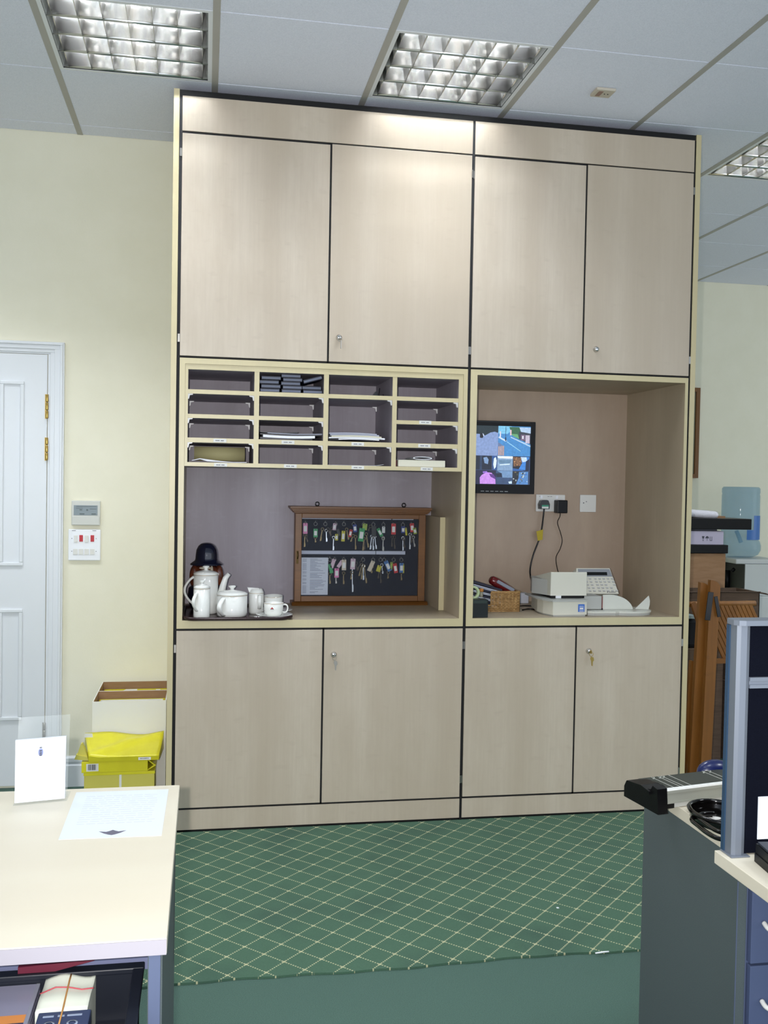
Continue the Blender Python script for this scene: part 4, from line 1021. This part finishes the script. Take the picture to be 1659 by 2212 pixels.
for i in range(nx + 1):
    for j in range(ny + 1):
        u, v = i / nx, j / ny
        x = -.338 + .278 * u - .035 * v * (1 - u) + .012 * v * u; y = .075 + .178 * v
        z = .3005 + .062 * v - .018 * v * u + .010 * max(0, 1 - abs(v - (.05 + .95 * u)) * 5) + .004 * math.sin(9 * u + 5 * v) * v
        V_[i, j] = q.bm.verts.new((x, y, z))
for i in range(nx):
    for j in range(ny): q._f([V_[i, j], V_[i + 1, j], V_[i + 1, j + 1], V_[i, j + 1]], True)
fr = [V_[i, 0] for i in range(nx + 1)]; lo = [q.bm.verts.new((v.co.x, .080, .2825)) for v in fr]
for i in range(nx): q._f([lo[i], lo[i + 1], fr[i + 1], fr[i]], False)
for side in (0, nx):
    ed = [V_[side, j] for j in range(ny + 1)]; l2_ = [q.bm.verts.new((v.co.x, v.co.y + .003, .2825)) for v in ed]
    for j in range(ny): q._f([l2_[j], ed[j], ed[j + 1], l2_[j + 1]], False)
bk = [V_[i, ny] for i in range(nx + 1)]; lb = [q.bm.verts.new((v.co.x, .252, .2825)) for v in bk]
for i in range(nx): q._f([bk[i], bk[i + 1], lb[i + 1], lb[i]], False)
q.build('wrapper', t)
q = MB().m(YELM); q.prism([(-.338, .284), (-.384, .312), (-.372, .350), (-.366, .352), (-.345, .300)], 'y', .10, .13); q.prism([(-.395, .292), (-.338, .284), (-.345, .300), (-.388, .310)], 'y', .09, .12); q.build('side_fold', t)
barcode(t, -.142, -.092, .2855, .297, .0745)
q = MB().m(LABELW); q.prism([(-.372, .352), (-.335, .352), (-.337, .368), (-.366, .370)], 'y', .20, .2005); q.build('corner_label', t)

# ------------------------------------------------------------------ left desk
t = thing('desk', 'pale topped desk with grey end panel at lower left', 'desk', (-.7, -2.1, 0))
B('desktop', t, DESK, -1.60, .063, -2.489, -1.725, .705, .730, bev=.0015)
B('edge_band', t, mat('lilac_grey_edge_band', (162, 158, 166), .55), -1.60, .0625, -2.4912, -2.4891, .7055, .7285)
B('end_panel', t, GREYPANEL, .034, .056, -2.470, -1.745, .02, .7045)
B('flash_lit_edge', t, mat('lit_blue_grey_edge', (86, 96, 122), .5), .036, .0535, -2.484, -2.4705, .02, .7045)  # end panel's own front edge, its flash-lit tone put into the colour
B('cross_rail', t, mat('blue_grey_rail', (112, 118, 150), .5), -1.55, .0335, -2.318, -2.300, .600, .7045)
B('end_panel', t, GREYPANEL, -1.58, -1.558, -2.47, -1.745, .02, .7045)
q = MB().m(GREYPANEL); q.box(-1.56, .056, -1.80, -1.78, .35, .7045); q.build('modesty_panel', t)
# black crate under desk
CR = mat('black_crate_plastic', (24, 28, 38), .45)
t = thing('storage_crate', 'open black plastic crate of discs and tapes under the left desk', 'crate', (-.25, -2.5, 0))
q = MB().m(CR)
q.box(-.62, .014, -2.345, -2.335, .36, .610); q.box(.006, .014, -2.80, -2.345, .36, .610); q.box(-.62, -.612, -2.80, -2.345, .36, .610); q.box(-.612, .006, -2.80, -2.345, .36, .368); q.box(-.62, .014, -2.808, -2.80, .36, .610)
q.build('walls', t)
q = MB().m(CR); q.box(-.628, .022, -2.352, -2.330, .610, .620, bev=.002); q.box(.004, .022, -2.812, -2.352, .610, .620, bev=.002); q.box(-.628, -.610, -2.812, -2.352, .610, .620, bev=.002); q.box(-.61, .004, -2.812, -2.795, .610, .620, bev=.002); q.build('rim', t)
B('under_shelf', t, CR, -.62, .014, -2.80, -2.34, .02, .04); 
for x in (-.61, .0):
    for y in (-2.79, -2.36): B('leg', t, CR, x, x + .012, y - .006, y + .006, .0, .36)
t = thing('folder', 'dark maroon folder lying on the rail beneath the left desktop', 'folder', (-.15, -2.28, .62))
q = MB().m(mat('maroon_card', (96, 24, 46), .5)); q.prism([(-.178, .6205), (-.12, .6205), (-.058, .634), (-.058, .6355), (-.178, .631)], 'y', -2.346, -2.325); q.build('cover', t)
# disc cases
DC = mat('lilac_grey_disc_case', (150, 150, 172), .2); DO = mat('orange_band', (226, 150, 84), .4); DN = mat('navy_band', (60, 66, 96), .4)
random.seed(4)
prev = None
gl = 'disc cases stacked in the black crate'
names_ = ['lowest', 'second', 'third', 'fourth', 'fifth', 'sixth', 'top']
t = None
for i in range(7):
    z = .50 + i * .0105
    lab = 'clear disc case in the black crate, %s of its stack' % names_[i] if i < 6 else 'clear disc case with orange band, top of its stack in the crate'
    t = thing('disc_case', lab, 'disc case', (-.21, -2.36, z), gl)
    B('case', t, DC, -.275, -.1485, -2.425 + .001 * (i % 2), -2.272, z, z + .0098, bev=.0008)
    if i == 6:
        B('orange_band', t, DO, -.274, -.1545, -2.389, -2.366, z + .0098, z + .0103); B('navy_band', t, DN, -.274, -.1545, -2.4235, -2.389, z + .0098, z + .0103)
        B('hinge_edge', t, ACRYL, -.154, -.1487, -2.424, -2.273, z + .0099, z + .0110)
    t.location += Vector((.006, -.0755, .0302))
B('inner_box', None, CR, -.30, -.001, -2.503, -2.35, .369, .5298, label='black box inside the crate carrying the disc cases', cat='box')
# tape bundle
t = thing('tape_bundle', 'cassette wrapped in white paper and two rubber bands in the crate', 'cassette bundle', (-.10, -2.37, .50))
q = MB().m(mat('cream_white_paper', (222, 228, 214), .7)); nx, ny = 10, 10; V_ = {}
for i in range(nx + 1):
    for j in range(ny + 1):
        u, v = i / nx, j / ny; V_[i, j] = q.bm.verts.new((-.140 + .078 * u - .004 * (1 - v), -2.362 + .084 * v, .572 + .012 * v + .004 * math.sin(u * 6.3 - .8) * (v) - .0015 * math.cos(v * 9)))
for i in range(nx):
    for j in range(ny): q._f([V_[i, j], V_[i + 1, j], V_[i + 1, j + 1], V_[i, j + 1]], True)
for seq in ([V_[i, 0] for i in range(nx + 1)], [V_[nx, j] for j in range(ny + 1)], [V_[nx - i, ny] for i in range(nx + 1)], [V_[0, ny - j] for j in range(ny + 1)]):
    lo = [q.bm.verts.new((v.co.x, v.co.y, .5005)) for v in seq]
    for k in range(len(seq) - 1): q._f([lo[k], lo[k + 1], seq[k + 1], seq[k]], False)
q.build('paper_wrap', t)
q = MB().m(mat('slate_blue_label', (66, 78, 110), .4)); q.box(-.1385, -.060, -2.424, -2.3625, .5005, .570, bev=.002)
q.m(mat('pale_label_print', (160, 174, 196), .5))
for (a, e) in ((-.130, -.114), (-.108, -.098), (-.094, -.072)): q.box(a, e, -2.379, -2.375, .570, .5706)
for cx in (-.118, -.084): q.lathe([(.0055, 0), (.0085, 0), (.0085, .0008), (.0055, .0008)], (cx, -2.400, .570), 16)
q.build('cassette', t, label='slate blue cassette')
q = MB().m(mat('red_rubber', (190, 80, 90), .6)); q.tube([(-.1435, -2.318, .5765), (-.12, -2.316, .5845), (-.10, -2.315, .5825), (-.08, -2.316, .5780), (-.0615, -2.318, .5800)], .0012, 6)
q.m(mat('tan_rubber', (190, 140, 80), .6)); q.tube([(-.1005, -2.277, .587), (-.101, -2.30, .5862), (-.1015, -2.33, .581), (-.102, -2.362, .5755), (-.1025, -2.424, .5725)], .0014, 6); q.build('rubber_bands', t)
t.location += Vector((.007, -.0705, .0302))
t = thing('white_card_box', 'white card box in front of the wrapped cassette in the crate', 'box', (-.04, -2.47, .50))
q = MB().m(DPAPER); q.box(-.072, -.002, -2.68, -2.507, .530, .607, bev=.001); q.build('body', t)
B('inner_box', None, CR, -.30, -.001, -2.74, -2.505, .369, .5298, label='second black box at the front inside the crate', cat='box')

# paper sheet and leaflet stand on left desk
DZ = .730
t = thing('letter_sheet', 'white printed sheet with small dark crest lying on the left desk', 'paper', (-.06, -1.9, DZ))
q = MB().m(DPAPER); P = [(-.161, -1.755), (.039, -1.757), (.036, -2.050), (-.158, -2.046)]
q.prism(P, 'z', DZ + .0003, DZ + .001); q.build('sheet', t)
q = MB().m(INK); random.seed(9)
for i in range(14):
    y = -1.79 - i * .0135
    x = -.135
    while x < .010:
        w_ = random.uniform(.008, .03); q.box(x, min(x + w_, .018), y - .0012, y + .0012, DZ + .001, DZ + .00115); x += w_ + .004
q.build('text_lines', t)
q = MB().m(mat('grey_crest_print', (96, 94, 110), .7)); cx, cy = -.060, -2.022
q.prism([(cx - .026, cy + .010), (cx - .012, cy + .006), (cx - .006, cy + .010), (cx, cy + .016), (cx + .006, cy + .010), (cx + .012, cy + .006), (cx + .026, cy + .010), (cx + .016, cy - .002), (cx + .006, cy - .010), (cx, cy - .013), (cx - .006, cy - .010), (cx - .016, cy - .002)], 'z', DZ + .001, DZ + .0013)
q.build('crest', t, label='small dark winged crest')
t = thing('leaflet_holder', 'clear acrylic stand at the back of left desk', 'leaflet stand', (-.23, -1.81, DZ))
a0 = math.atan2(.030, .1)
def slanted(x0, x1, ya, yb, z0, z1, th, lean):
    return [(x0, ya, z0), (x1, yb, z0), (x1, yb + lean, z1), (x0, ya + lean, z1)]
def sheet3(q, P, th=(0, .0016, 0)):
    A = [q.bm.verts.new(p) for p in P]; Bv = [q.bm.verts.new((p[0] + th[0], p[1] + th[1], p[2] + th[2])) for p in P]
    q._f(A, False); q._f(list(reversed(Bv)), False)
    for i in range(4): q._f([A[i], Bv[i], Bv[(i + 1) % 4], A[(i + 1) % 4]], False)
q = MB().m(ACRYL); sheet3(q, [(-.281, -1.812, DZ + .003), (-.176, -1.792, DZ + .003), (-.176, -1.752, .905), (-.281, -1.772, .905)]); q.build('back_plate', t)
q = MB().m(ACRYL); sheet3(q, [(-.281, -1.830, DZ + .0005), (-.174, -1.810, DZ + .0005), (-.174, -1.750, DZ + .0005), (-.281, -1.770, DZ + .0005)], (0, 0, .0025)); q.build('foot', t)
t = thing('leaflet', 'white leaflet with small blue-grey crest in the acrylic stand', 'leaflet', (-.23, -1.82, DZ))
LF = [(-.279, -1.824, DZ + .004), (-.179, -1.804, DZ + .004), (-.181, -1.777, .863), (-.283, -1.797, .862)]
q = MB().m(DPAPER); sheet3(q, LF, (0, .006, 0)); q.build('card', t)
def onleaf(u, v, e=.0005):
    a, b_, c_, d_ = [Vector(p) for p in LF]; return (a * (1 - u) + b_ * u) * (1 - v) + (d_ * (1 - u) + c_ * u) * v + Vector((0, -e, 0))
def leafpoly(q, pts): q._f([q.bm.verts.new(onleaf(u, v)) for u, v in pts], False)
q = MB().m(mat('blue_grey_print', (130, 140, 180), .7))
leafpoly(q, [(.50 + .052 * math.cos(2 * PI * i / 14), .775 + .065 * math.sin(2 * PI * i / 14)) for i in range(14)])
q.m(INKD); leafpoly(q, [(.47, .845), (.53, .845), (.52, .86), (.48, .86)])
for v in (.80, .765, .735):
    q._f([q.bm.verts.new(onleaf(a, b_, .0009)) for a, b_ in ((.475, v - .012), (.525, v - .012), (.525, v + .008), (.475, v + .008))], False)
q.build('crest', t, label='small blue-grey oval crest')
q = MB().m(INK)
for i, (a, e) in enumerate(((.38, .62), (.33, .68), (.27, .73), (.24, .76), (.30, .70), (.36, .64))):
    v = .60 - i * .028; leafpoly(q, [(a, v), (e, v), (e, v + .008), (a, v + .008)])
leafpoly(q, [(.42, .055), (.58, .055), (.58, .075), (.42, .075)]); leafpoly(q, [(.49, .10), (.51, .10), (.51, .125), (.49, .125)]); q.build('text_lines', t)

# ------------------------------------------------------------------ right desks
t = thing('desk', 'rear right desk section with slate grey end panel carrying the trimmer', 'desk', (1.6, -2.05, 0))
B('desktop', t, DESK, 1.145, 2.20, -2.262, -1.838, .705, .730, bev=.0012)
B('end_panel', t, GREYPANEL, 1.148, 1.170, -2.256, -1.842, .0, .7045)
q = MB().m(mat('lit_blue_grey_edge', (140, 152, 176), .5)); q.box(1.1478, 1.1495, -2.2575, -2.2562, .0, .66); q.box(1.1685, 1.1702, -2.2575, -2.2562, .0, .66); q.build('edge_highlight', t)  # thin strips put in as highlight lines along both panel edges
B('end_panel', t, GREYPANEL, 2.17, 2.19, -2.256, -1.842, .0, .7045)
t = thing('desk', 'nearer right desktop at the lower right frame edge', 'desk', (1.7, -2.7, 0))
B('desktop', t, DESK, 1.091, 2.20, -3.10, -2.2665, .705, .730, bev=.0012)
B('end_panel', t, mat('blue_slate_panel', (78, 90, 122), .55), 2.15, 2.17, -3.05, -2.28, 0, .7045)
t = thing('drawer_pedestal', 'blue grey drawer pedestal under the nearer right desktop', 'drawer unit', (1.37, -2.2, 0))
BSL = MATS['blue_slate_panel']
B('body', t, BSL, 1.172, 1.56, -2.25, -1.85, .0, .655)
for z0, z1 in ((.50, .65), (.345, .495), (.02, .34)):
    d_ = B('drawer', t, BSL, 1.175, 1.557, -2.266, -2.2505, z0, z1, bev=.001)
    q = MB().m(LABELW); zz = z1 - .075; q.tube(smooth([(1.200, -2.268, zz + .006), (1.203, -2.285, zz), (1.23, -2.292, zz - .002), (1.32, -2.292, zz - .002), (1.345, -2.285, zz), (1.348, -2.268, zz + .006)]), .005, 8); q.build('handle', d_, label='pale bow handle')
# screen
t = thing('desk_screen', 'navy fabric desk divider in an aluminium frame on the right desk', 'divider', (1.6, -2.285, .730))
q = MB().m(ALU); q.prism([(1.106, -2.300), (1.112, -2.305), (1.124, -2.306), (1.133, -2.300), (1.133, -2.278), (1.106, -2.278)], 'z', .733, 1.172); q.build('post', t)
q = MB().m(mat('dark_blue_post_back', (40, 66, 92), .5)); q.box(1.1035, 1.131, -2.2775, -2.2665, .733, 1.170); q.build('post_back', t, label='dark blue rear half of post')
q = MB().m(ALU); q.box(1.101, 1.140, -2.311, -2.268, .7302, .7330, bev=.001); q.build('foot_plate', t)
q = MB().m(ALU); q.prism([(1.100, -2.298), (1.106, -2.308), (1.118, -2.312), (2.1, -2.310), (2.1, -2.266), (1.106, -2.266), (1.100, -2.274)], 'z', 1.1722, 1.182); q.build('top_cap', t)
B('fabric_panel', t, NAVYFAB, 1.1335, 2.10, -2.298, -2.270, 1.073, 1.1720); B('fabric_panel', t, NAVYFAB, 1.1335, 2.10, -2.298, -2.270, .7335, 1.0515)
q = MB().m(ALU); q.box(1.1335, 2.10, -2.304, -2.268, 1.0520, 1.0585); q.box(1.1335, 2.10, -2.301, -2.268, 1.0585, 1.066); q.box(1.1335, 2.10, -2.304, -2.268, 1.066, 1.0725); q.build('middle_rail', t)
B('note_sheet', None, mat('pale_blue_white_paper', (226, 234, 246), .7), 1.1605, 1.24, -2.3003, -2.2985, .760, .842, label='blank white sheet pinned to the navy divider', cat='paper')
t = thing('desk_equipment', 'black angular device at the right frame edge on the near desktop', 'office machine', (1.22, -2.4, .730))
q = MB().m(BLACKP); M = Matrix.Translation((1.137, -2.330, .7305)) @ Matrix.Rotation(-.12, 4, 'Z')
q.box(0, .22, -.20, 0, 0, .016, M=M); q.prism([(-.20, .016), (0, .016), (0, .034), (-.20, .027)], 'x', .002, .22, M=M); q.build('body', t)
q = MB().m(mat('dark_blue_grey_lid', (40, 44, 54), .5)); q.prism([(-.20, .0275), (-.004, .0345), (-.004, .0385), (-.20, .0315)], 'x', .004, .22, M=M); q.build('lid', t)

# paper trimmer: long axis from near-left corner towards the right
ang = math.atan2(-2.006 + 2.035, 1.248 - 1.106)
t = thing('paper_trimmer', 'black paper trimmer with aluminium rail overhanging the rear right desk', 'paper trimmer', (0, 0, 0))
# local: x along the rail, y away from viewer, z up, origin at near left bottom corner
q = MB().m(BLACKP)
q.prism([(-.005, -.008), (.0, .046), (.016, .050), (.022, .040), (.055, .036), (.110, .034), (.118, .020), (.118, -.004)], 'x', -.030, -.004); q.build('end_cap', t)
q = MB().m(BLACKP); q.prism([(.020, .036), (.050, .042), (.100, .038), (.105, .030), (.02, .030)], 'x', -.036, .012); q.build('cutter_arm', t)
q = MB().m(mat('dark_olive_bed', (50, 54, 48), .5)); q.box(-.004, .45, .014, .102, .026, .0385, bev=.001); q.m(BLACKP); q.box(-.004, .45, .016, .100, .012, .026)
bed = q.build('bed', t)
PG = mat('pale_grid_print', (176, 180, 172), .6)
for x in (.030, .048, .058, .078, .175, .190, .240): B('grid_line', bed, PG, x, x + .0013, .018, .101, .0386, .0391)
for x in (.026, .044, .054, .168, .186):
    for k in range(3): B('scale_mark', bed, PG, x + k * .004, x + k * .004 + .0025, .086 + .004 * k, .090 + .004 * k, .0386, .0391)
q = MB().m(mat('bright_white_edge', (236, 238, 236), .35)); q.box(-.004, .45, .001, .011, .0392, .0428); q.build('cutting_strip', t, label='bright white cutting strip')
q = MB().m(mat('satin_silver_rail', (158, 160, 150), .4, .3)); q.box(-.003, .45, .0, .012, .0335, .0390); q.box(-.003, .45, .002, .012, .014, .0335); q.box(-.003, .45, -.001, .012, .0115, .0150); q.m(MACH2); q.box(.02, .45, .003, .014, .0012, .0115); q.build('rail', t)
for x in (-.003, .42): 
    q = MB().m(BLACKP); q.box(x, x + .020, .001, .014, .0005, .0115); q.box(x, x + .02, .09, .105, .0005, .012); q.build('foot', t)
t.location = (1.113, -2.030, .7305); t.rotation_euler = (0, 0, ang)
# blue rounded object and black holder
q = MB().m(mat('glossy_deep_blue', (18, 28, 76), .3, coat=.2)); q.ball((1.314, -1.866, .7585), .045, .024, .028)
q.build('blue_dispenser', label='shiny deep blue rounded dispenser behind the trimmer', cat='dispenser')
t = thing('desk_tray', 'glossy black rounded tray with raised rim beside the divider post', 'tray', (1.19, -2.13, .730))
cx, cy = 1.188, -2.120
def ell(rx, ry, z, n=28): return [(cx + rx * math.cos(2 * PI * i / n) * (1 if abs(math.cos(2 * PI * i / n)) < .85 else .96), cy + ry * math.sin(2 * PI * i / n), z) for i in range(n)]
q = MB().m(GLOSSB); q.prism([(x, y) for x, y, z in ell(.060, .075, 0)], 'z', .7305, .736); q.build('base', t)
q = MB().m(GLOSSB); q.tube(ell(.062, .077, .750), .0052, 10, closed=True)
A_, B_ = ell(.059, .074, .732), ell(.066, .081, .749)
va_ = [q.bm.verts.new(p) for p in A_]; vb_ = [q.bm.verts.new(p) for p in B_]
for i in range(28): q._f([va_[i], va_[(i + 1) % 28], vb_[(i + 1) % 28], vb_[i]], True)
q.build('rim', t)
q = MB().m(mat('black_grey_ribs', (60, 60, 66), .4))
for i in range(4): q.box(cx - .035, cx + .03, cy - .060 + i * .014, cy - .052 + i * .014, .736, .739)
q.build('ribs', t)
q = MB().m(LABELW); q.prism([(cx - .018 + .02 * math.cos(2 * PI * i / 16), cy + .006 + .010 * math.sin(2 * PI * i / 16)) for i in range(16)], 'z', .7362, .7372); q.build('oval_label', t, label='white oval label')
t = thing('cable_coil', 'loops of black cable hanging over the desk edge by the divider post', 'cable', (1.13, -2.17, .730))
q = MB().m(GLOSSB)
q.tube(smooth([(1.175, -2.105, .738), (1.142, -2.100, .738), (1.122, -2.118, .737), (1.120, -2.150, .7355), (1.118, -2.19, .735), (1.124, -2.225, .7355), (1.15, -2.243, .736), (1.18, -2.245, .736)]), .0048, 8)
q.tube(smooth([(1.175, -2.112, .746), (1.148, -2.112, .746), (1.132, -2.128, .745), (1.130, -2.160, .744), (1.130, -2.195, .7435), (1.137, -2.218, .744), (1.16, -2.233, .744), (1.18, -2.235, .744)]), .0048, 8); q.build('cord', t)

# ------------------------------------------------------------------ clutter behind the right end panel
CARDB = mat('dark_cardboard', (98, 80, 66), .85, noise=10, col2=(84, 68, 56), stretch=(1, 1, 8))
def carton(label, x0, x1, y0, y1, z0, z1, m_, grp=None, bev=.003):
    t = thing('carton', label, 'box', ((x0 + x1) / 2, (y0 + y1) / 2, z0), grp); B('body', t, m_, x0, x1, y0, y1, z0, z1, bev=bev)
    return t
carton('large brown carton standing on the floor beneath the tall one', 2.62, 3.10, 1.20, 1.60, .0, .62, CARDB)
carton('tall plain brown carton under the black lid', 2.70, 3.083, 1.20, 1.60, .621, 1.064, CARD)
carton('flat black lid between the brown carton and lilac box', 2.66, 3.092, 1.190, 1.61, 1.0655, 1.114, BLACKP)
t = carton('lilac white box printed with three handling symbols', 2.70, 3.066, 1.20, 1.55, 1.1145, 1.193, mat('lilac_white_card', (176, 170, 190), .6))
q = MB().m(INKD); y = 1.1992
x, z = 2.938, 1.150  # wine glass
q.prism([(x - .008, z + .014), (x + .008, z + .014), (x + .005, z + .002), (x + .001, z), (x + .001, z - .010), (x + .006, z - .013), (x - .006, z - .013), (x - .001, z - .010), (x - .001, z), (x - .005, z + .002)], 'y', y, y + .0006)
x = 2.963            # umbrella
q.prism([(x - .012, z + .002), (x - .007, z + .012), (x, z + .015), (x + .007, z + .012), (x + .012, z + .002)], 'y', y, y + .0006); q.box(x - .001, x + .001, y, y + .0006, z - .013, z + .004)
x = 2.987            # upright cup shape
for (a, e, z0, z1) in ((x - .007, x - .004, z - .012, z + .012), (x + .004, x + .007, z - .012, z + .012), (x - .007, x + .007, z - .013, z - .010)): q.box(a, e, y, y + .0006, z0, z1)
q.build('handling_symbols', t)
carton('dark grey thin box under the wide black slab', 2.70, 3.035, 1.22, 1.5, 1.1935, 1.2035, mat('dark_grey_card', (70, 72, 80), .7), bev=.001)
t = carton('wide black flat box with brown top, uppermost of the stack', 2.66, 3.236, 1.19, 1.60, 1.204, 1.266, BLACKP)
B('brown_top', t, CARD, 2.67, 3.13, 1.30, 1.595, 1.2662, 1.278)
q = MB().m(mat('clear_white_bubble_wrap', (218, 216, 224), .2, bump=(90, 1.0))); q.tube(smooth([(2.72, 1.27, 1.292), (2.85, 1.27, 1.294), (2.95, 1.27, 1.290), (3.03, 1.27, 1.286), (3.062, 1.27, 1.284)]), [.024] * 8 + [.0235] * 8 + [.022] * 5 + [.019] * 2 + [.012] * 2, 14)
q.build('bubble_wrap', label='roll of shiny white bubble wrap on the black slab', cat='bubble wrap')
q_ = openb = thing('open_carton', 'open dark brown carton with lifted flap behind the slatted chair', 'box', (2.9, 1.05, .44))
q = MB().m(CARDB); e = .005; x0, x1, y0, y1, z1 = 2.62, 3.145, .94, 1.18, .868
q.box(x0, x1, y0, y0 + e, .445, z1); q.box(x0, x1, y1 - e, y1, .445, z1); q.box(x0, x0 + e, y0, y1, .445, z1); q.box(x1 - e, x1, y0, y1, .445, z1); q.box(x0, x1, y0, y1, .440, .446); q.build('walls', openb)
q = MB().m(CARDB); q.prism([(3.142, .868), (3.19, .862), (3.215, .852), (3.214, .849), (3.19, .858), (3.142, .864)], 'y', .95, 1.17); q.prism([(.942, .868), (.925, .8745), (.92, .872), (.938, .865)], 'x', 2.63, 3.14); q.build('flap', openb)
carton('closed brown carton on the floor below the open dark one', 2.60, 3.14, .93, 1.18, 0, .438, CARDB)
carton('brown carton standing right behind the slatted chair', 2.40, 2.80, .70, .92, 0, .60, CARDB)
t = thing('bag', 'black bag on the brown carton behind the slatted chair', 'bag', (2.59, .81, .601)); B('body', t, mat('black_fabric', (18, 20, 28), .8, bump=(60, .6)), 2.42, 2.76, .72, .90, .601, .755, bev=.02)
B('pale_pad', t, mat('pale_teal_pad', (150, 166, 170), .5), 2.52, 2.64, .71, .80, .7555, .775, bev=.003)
carton('brown carton on the floor near the open dark one', 2.84, 3.12, .62, .88, 0, .42, CARDB)
B('carton', None, CARDB, 2.85, 3.10, .63, .86, .4205, .545, label='small brown carton upon the one near chair', cat='box')

# folding slatted chair
t = thing('slatted_chair', 'folded orange-brown slatted wooden garden chair leaning behind the cupboard', 'chair', (2.5, .3, 0))
def plank(q, p0, p1, w, th, round_top=True):
    p0, p1 = Vector(p0), Vector(p1); d_ = (p1 - p0); L = d_.length; zax = d_.normalized(); xax = Vector((1, 0, 0)); xax = (xax - zax * xax.dot(zax)).normalized(); yax = zax.cross(xax)
    M = Matrix((xax, yax, zax)).transposed().to_4x4(); M.translation = p0
    P = [(-w / 2, 0), (w / 2, 0), (w / 2, L - w * .7)]
    for i in range(1, 8):
        a = PI * .5 * i / 8; P.append((-w * .5 + w * math.cos(a) , L - w * .7 + w * .7 * math.sin(a)))
    P.append((-w / 2, L))
    q.prism([(x, z) for x, z in P], 'y', -th / 2, th / 2, M=M)
q = MB().m(TEAK); plank(q, (2.476, .285, .0), (2.512, .30, 1.000), .052, .026); q.build('side_rail', t)
q = MB().m(TEAK); plank(q, (2.448, .345, .0), (2.480, .34, .985), .046, .026); q.build('side_rail', t)
q = MB().m(TEAK); plank(q, (2.415, .385, .0), (2.455, .38, .60), .03, .022); q.build('back_leg', t)
q = MB().m(TEAK); q.tube([(2.42, .50, .858), (2.60, .50, .860), (2.850, .50, .862)], .014, 12); q.build('top_rail', t)
for i in range(13):
    x0 = 2.545 + i * .0225; L = .28 if i > 5 else .31
    q = MB().m(TEAK); M = Matrix.Translation((x0, .488, .862)) @ Matrix.Rotation(-math.radians(27), 4, 'Y')
    q.box(-.009, .009, 0, .012, -L, .0, bev=.002, M=M); q.build('slat', t)
q = MB().m(TEAK); M = Matrix.Translation((2.50, .475, .87)) @ Matrix.Rotation(-math.radians(22), 4, 'Y'); q.box(-.012, .012, 0, .02, -.10, .0, M=M); q.build('slat', t)
q = MB().m(TEAK); q.box(2.53, 2.75, .455, .475, .568, .590); q.build('lower_rail', t)
q = MB().m(GLOSSB); M = Matrix.Translation((2.484, .270, .945)) @ Matrix.Rotation(math.radians(6), 4, 'Y'); q.box(-.018, .010, 0, .004, -.135, .0, bev=.001, M=M)
M = Matrix.Translation((2.503, .266, .925)) @ Matrix.Rotation(-math.radians(12), 4, 'Y'); q.box(-.009, .009, 0, .004, -.10, 0, bev=.001, M=M); q.build('metal_hinge', t, label='black metal hinge straps')

# water cooler and bottle
t = thing('water_cooler', 'white water cooler with dark dispensing recess in far right corner', 'water cooler', (0, 0, 0))
WC = mat('cooler_white', (206, 210, 208), .4)
q = MB().m(WC); q.box(-.02, .31, 0, .33, .0, .70, bev=.01); q.box(-.02, .31, .0, .33, .92, .955, bev=.008); q.box(.05, .31, 0, .33, .70, .92); q.box(-.02, .05, .30, .33, .70, .92); q.build('body', t)
q = MB().m(mat('dark_grey_recess', (66, 68, 62), .5)); q.box(.045, .0505, .005, .30, .702, .918); q.build('recess', t, label='dark recess')
q = MB().m(BLACKP); q.tube([(.02, .21, .71), (.02, .21, .86)], .022, 12); q.tube([(.02, .10, .88), (.0, .10, .86)], .012, 10); q.build('tap', t)
q = MB().m(INK); q.box(.05, .28, -.001, .0, .925, .928); q.build('marking', t)
t.location = (3.765, 2.22, 0); t.rotation_euler = (0, 0, math.radians(-4))
bc = (3.875, 2.40)
t = thing('water_bottle', 'large blue clear water bottle on top of the cooler', 'water bottle', (bc[0], bc[1], .956))
q = MB().m(BOTTLE)
q.lathe([(0, .0), (.09, .004), (.125, .022), (.142, .055), (.143, .085), (.135, .115), (.122, .135), (.118, .150), (.127, .165), (.130, .20), (.127, .215), (.130, .23), (.130, .44), (.127, .452), (.130, .462), (.130, .490), (.12, .502), (0, .502)], (bc[0], bc[1], .9555), 40); q.build('shell', t)
q = MB().m(mat('blue_water_label', (60, 110, 180), .4))
n = 10
for (a0, a1, z0, z1) in ((-1.75, -.6, .13, .20), (-1.35, -.6, .20, .30)):
    P = [(a0 + (a1 - a0) * i / n) for i in range(n + 1)]
    va_ = [q.bm.verts.new((bc[0] + .1325 * math.cos(a), bc[1] + .1325 * math.sin(a), .956 + z0)) for a in P]; vb_ = [q.bm.verts.new((bc[0] + .1325 * math.cos(a), bc[1] + .1325 * math.sin(a), .956 + z1)) for a in P]
    for i in range(n): q._f([va_[i], va_[i + 1], vb_[i + 1], vb_[i]], True)
q.build('label_band', t, label='blue label')
q = MB().m(BOTTLE); q.tube(smooth([(bc[0] - .075, bc[1] - .08, .956 + .19), (bc[0] - .066, bc[1] - .10, .956 + .15), (bc[0] - .055, bc[1] - .11, .956 + .11)]), .014, 10); q.build('handle', t)

# picture frame edge on the rear wall
t = thing('picture_frame', 'brown wooden picture frame on rear wall, mostly hidden by cupboard', 'picture', (3.50, 2.85, 1.52))
q = MB().m(TEAK); x0, x1, z0, z1 = 3.05, 3.775, 1.52, 2.20; y0, y1 = 2.835, 2.868
q.box(x0, x0 + .03, y0, y1, z0, z1); q.box(x1 - .03, x1, y0, y1, z0, z1); q.box(x0 + .03, x1 - .03, y0, y1, z0, z0 + .03); q.box(x0 + .03, x1 - .03, y0, y1, z1 - .03, z1); q.build('frame', t)
B('picture', t, mat('muted_print', (150, 150, 130), .6), x0 + .03, x1 - .03, 2.85, 2.866, z0 + .03, z1 - .03)
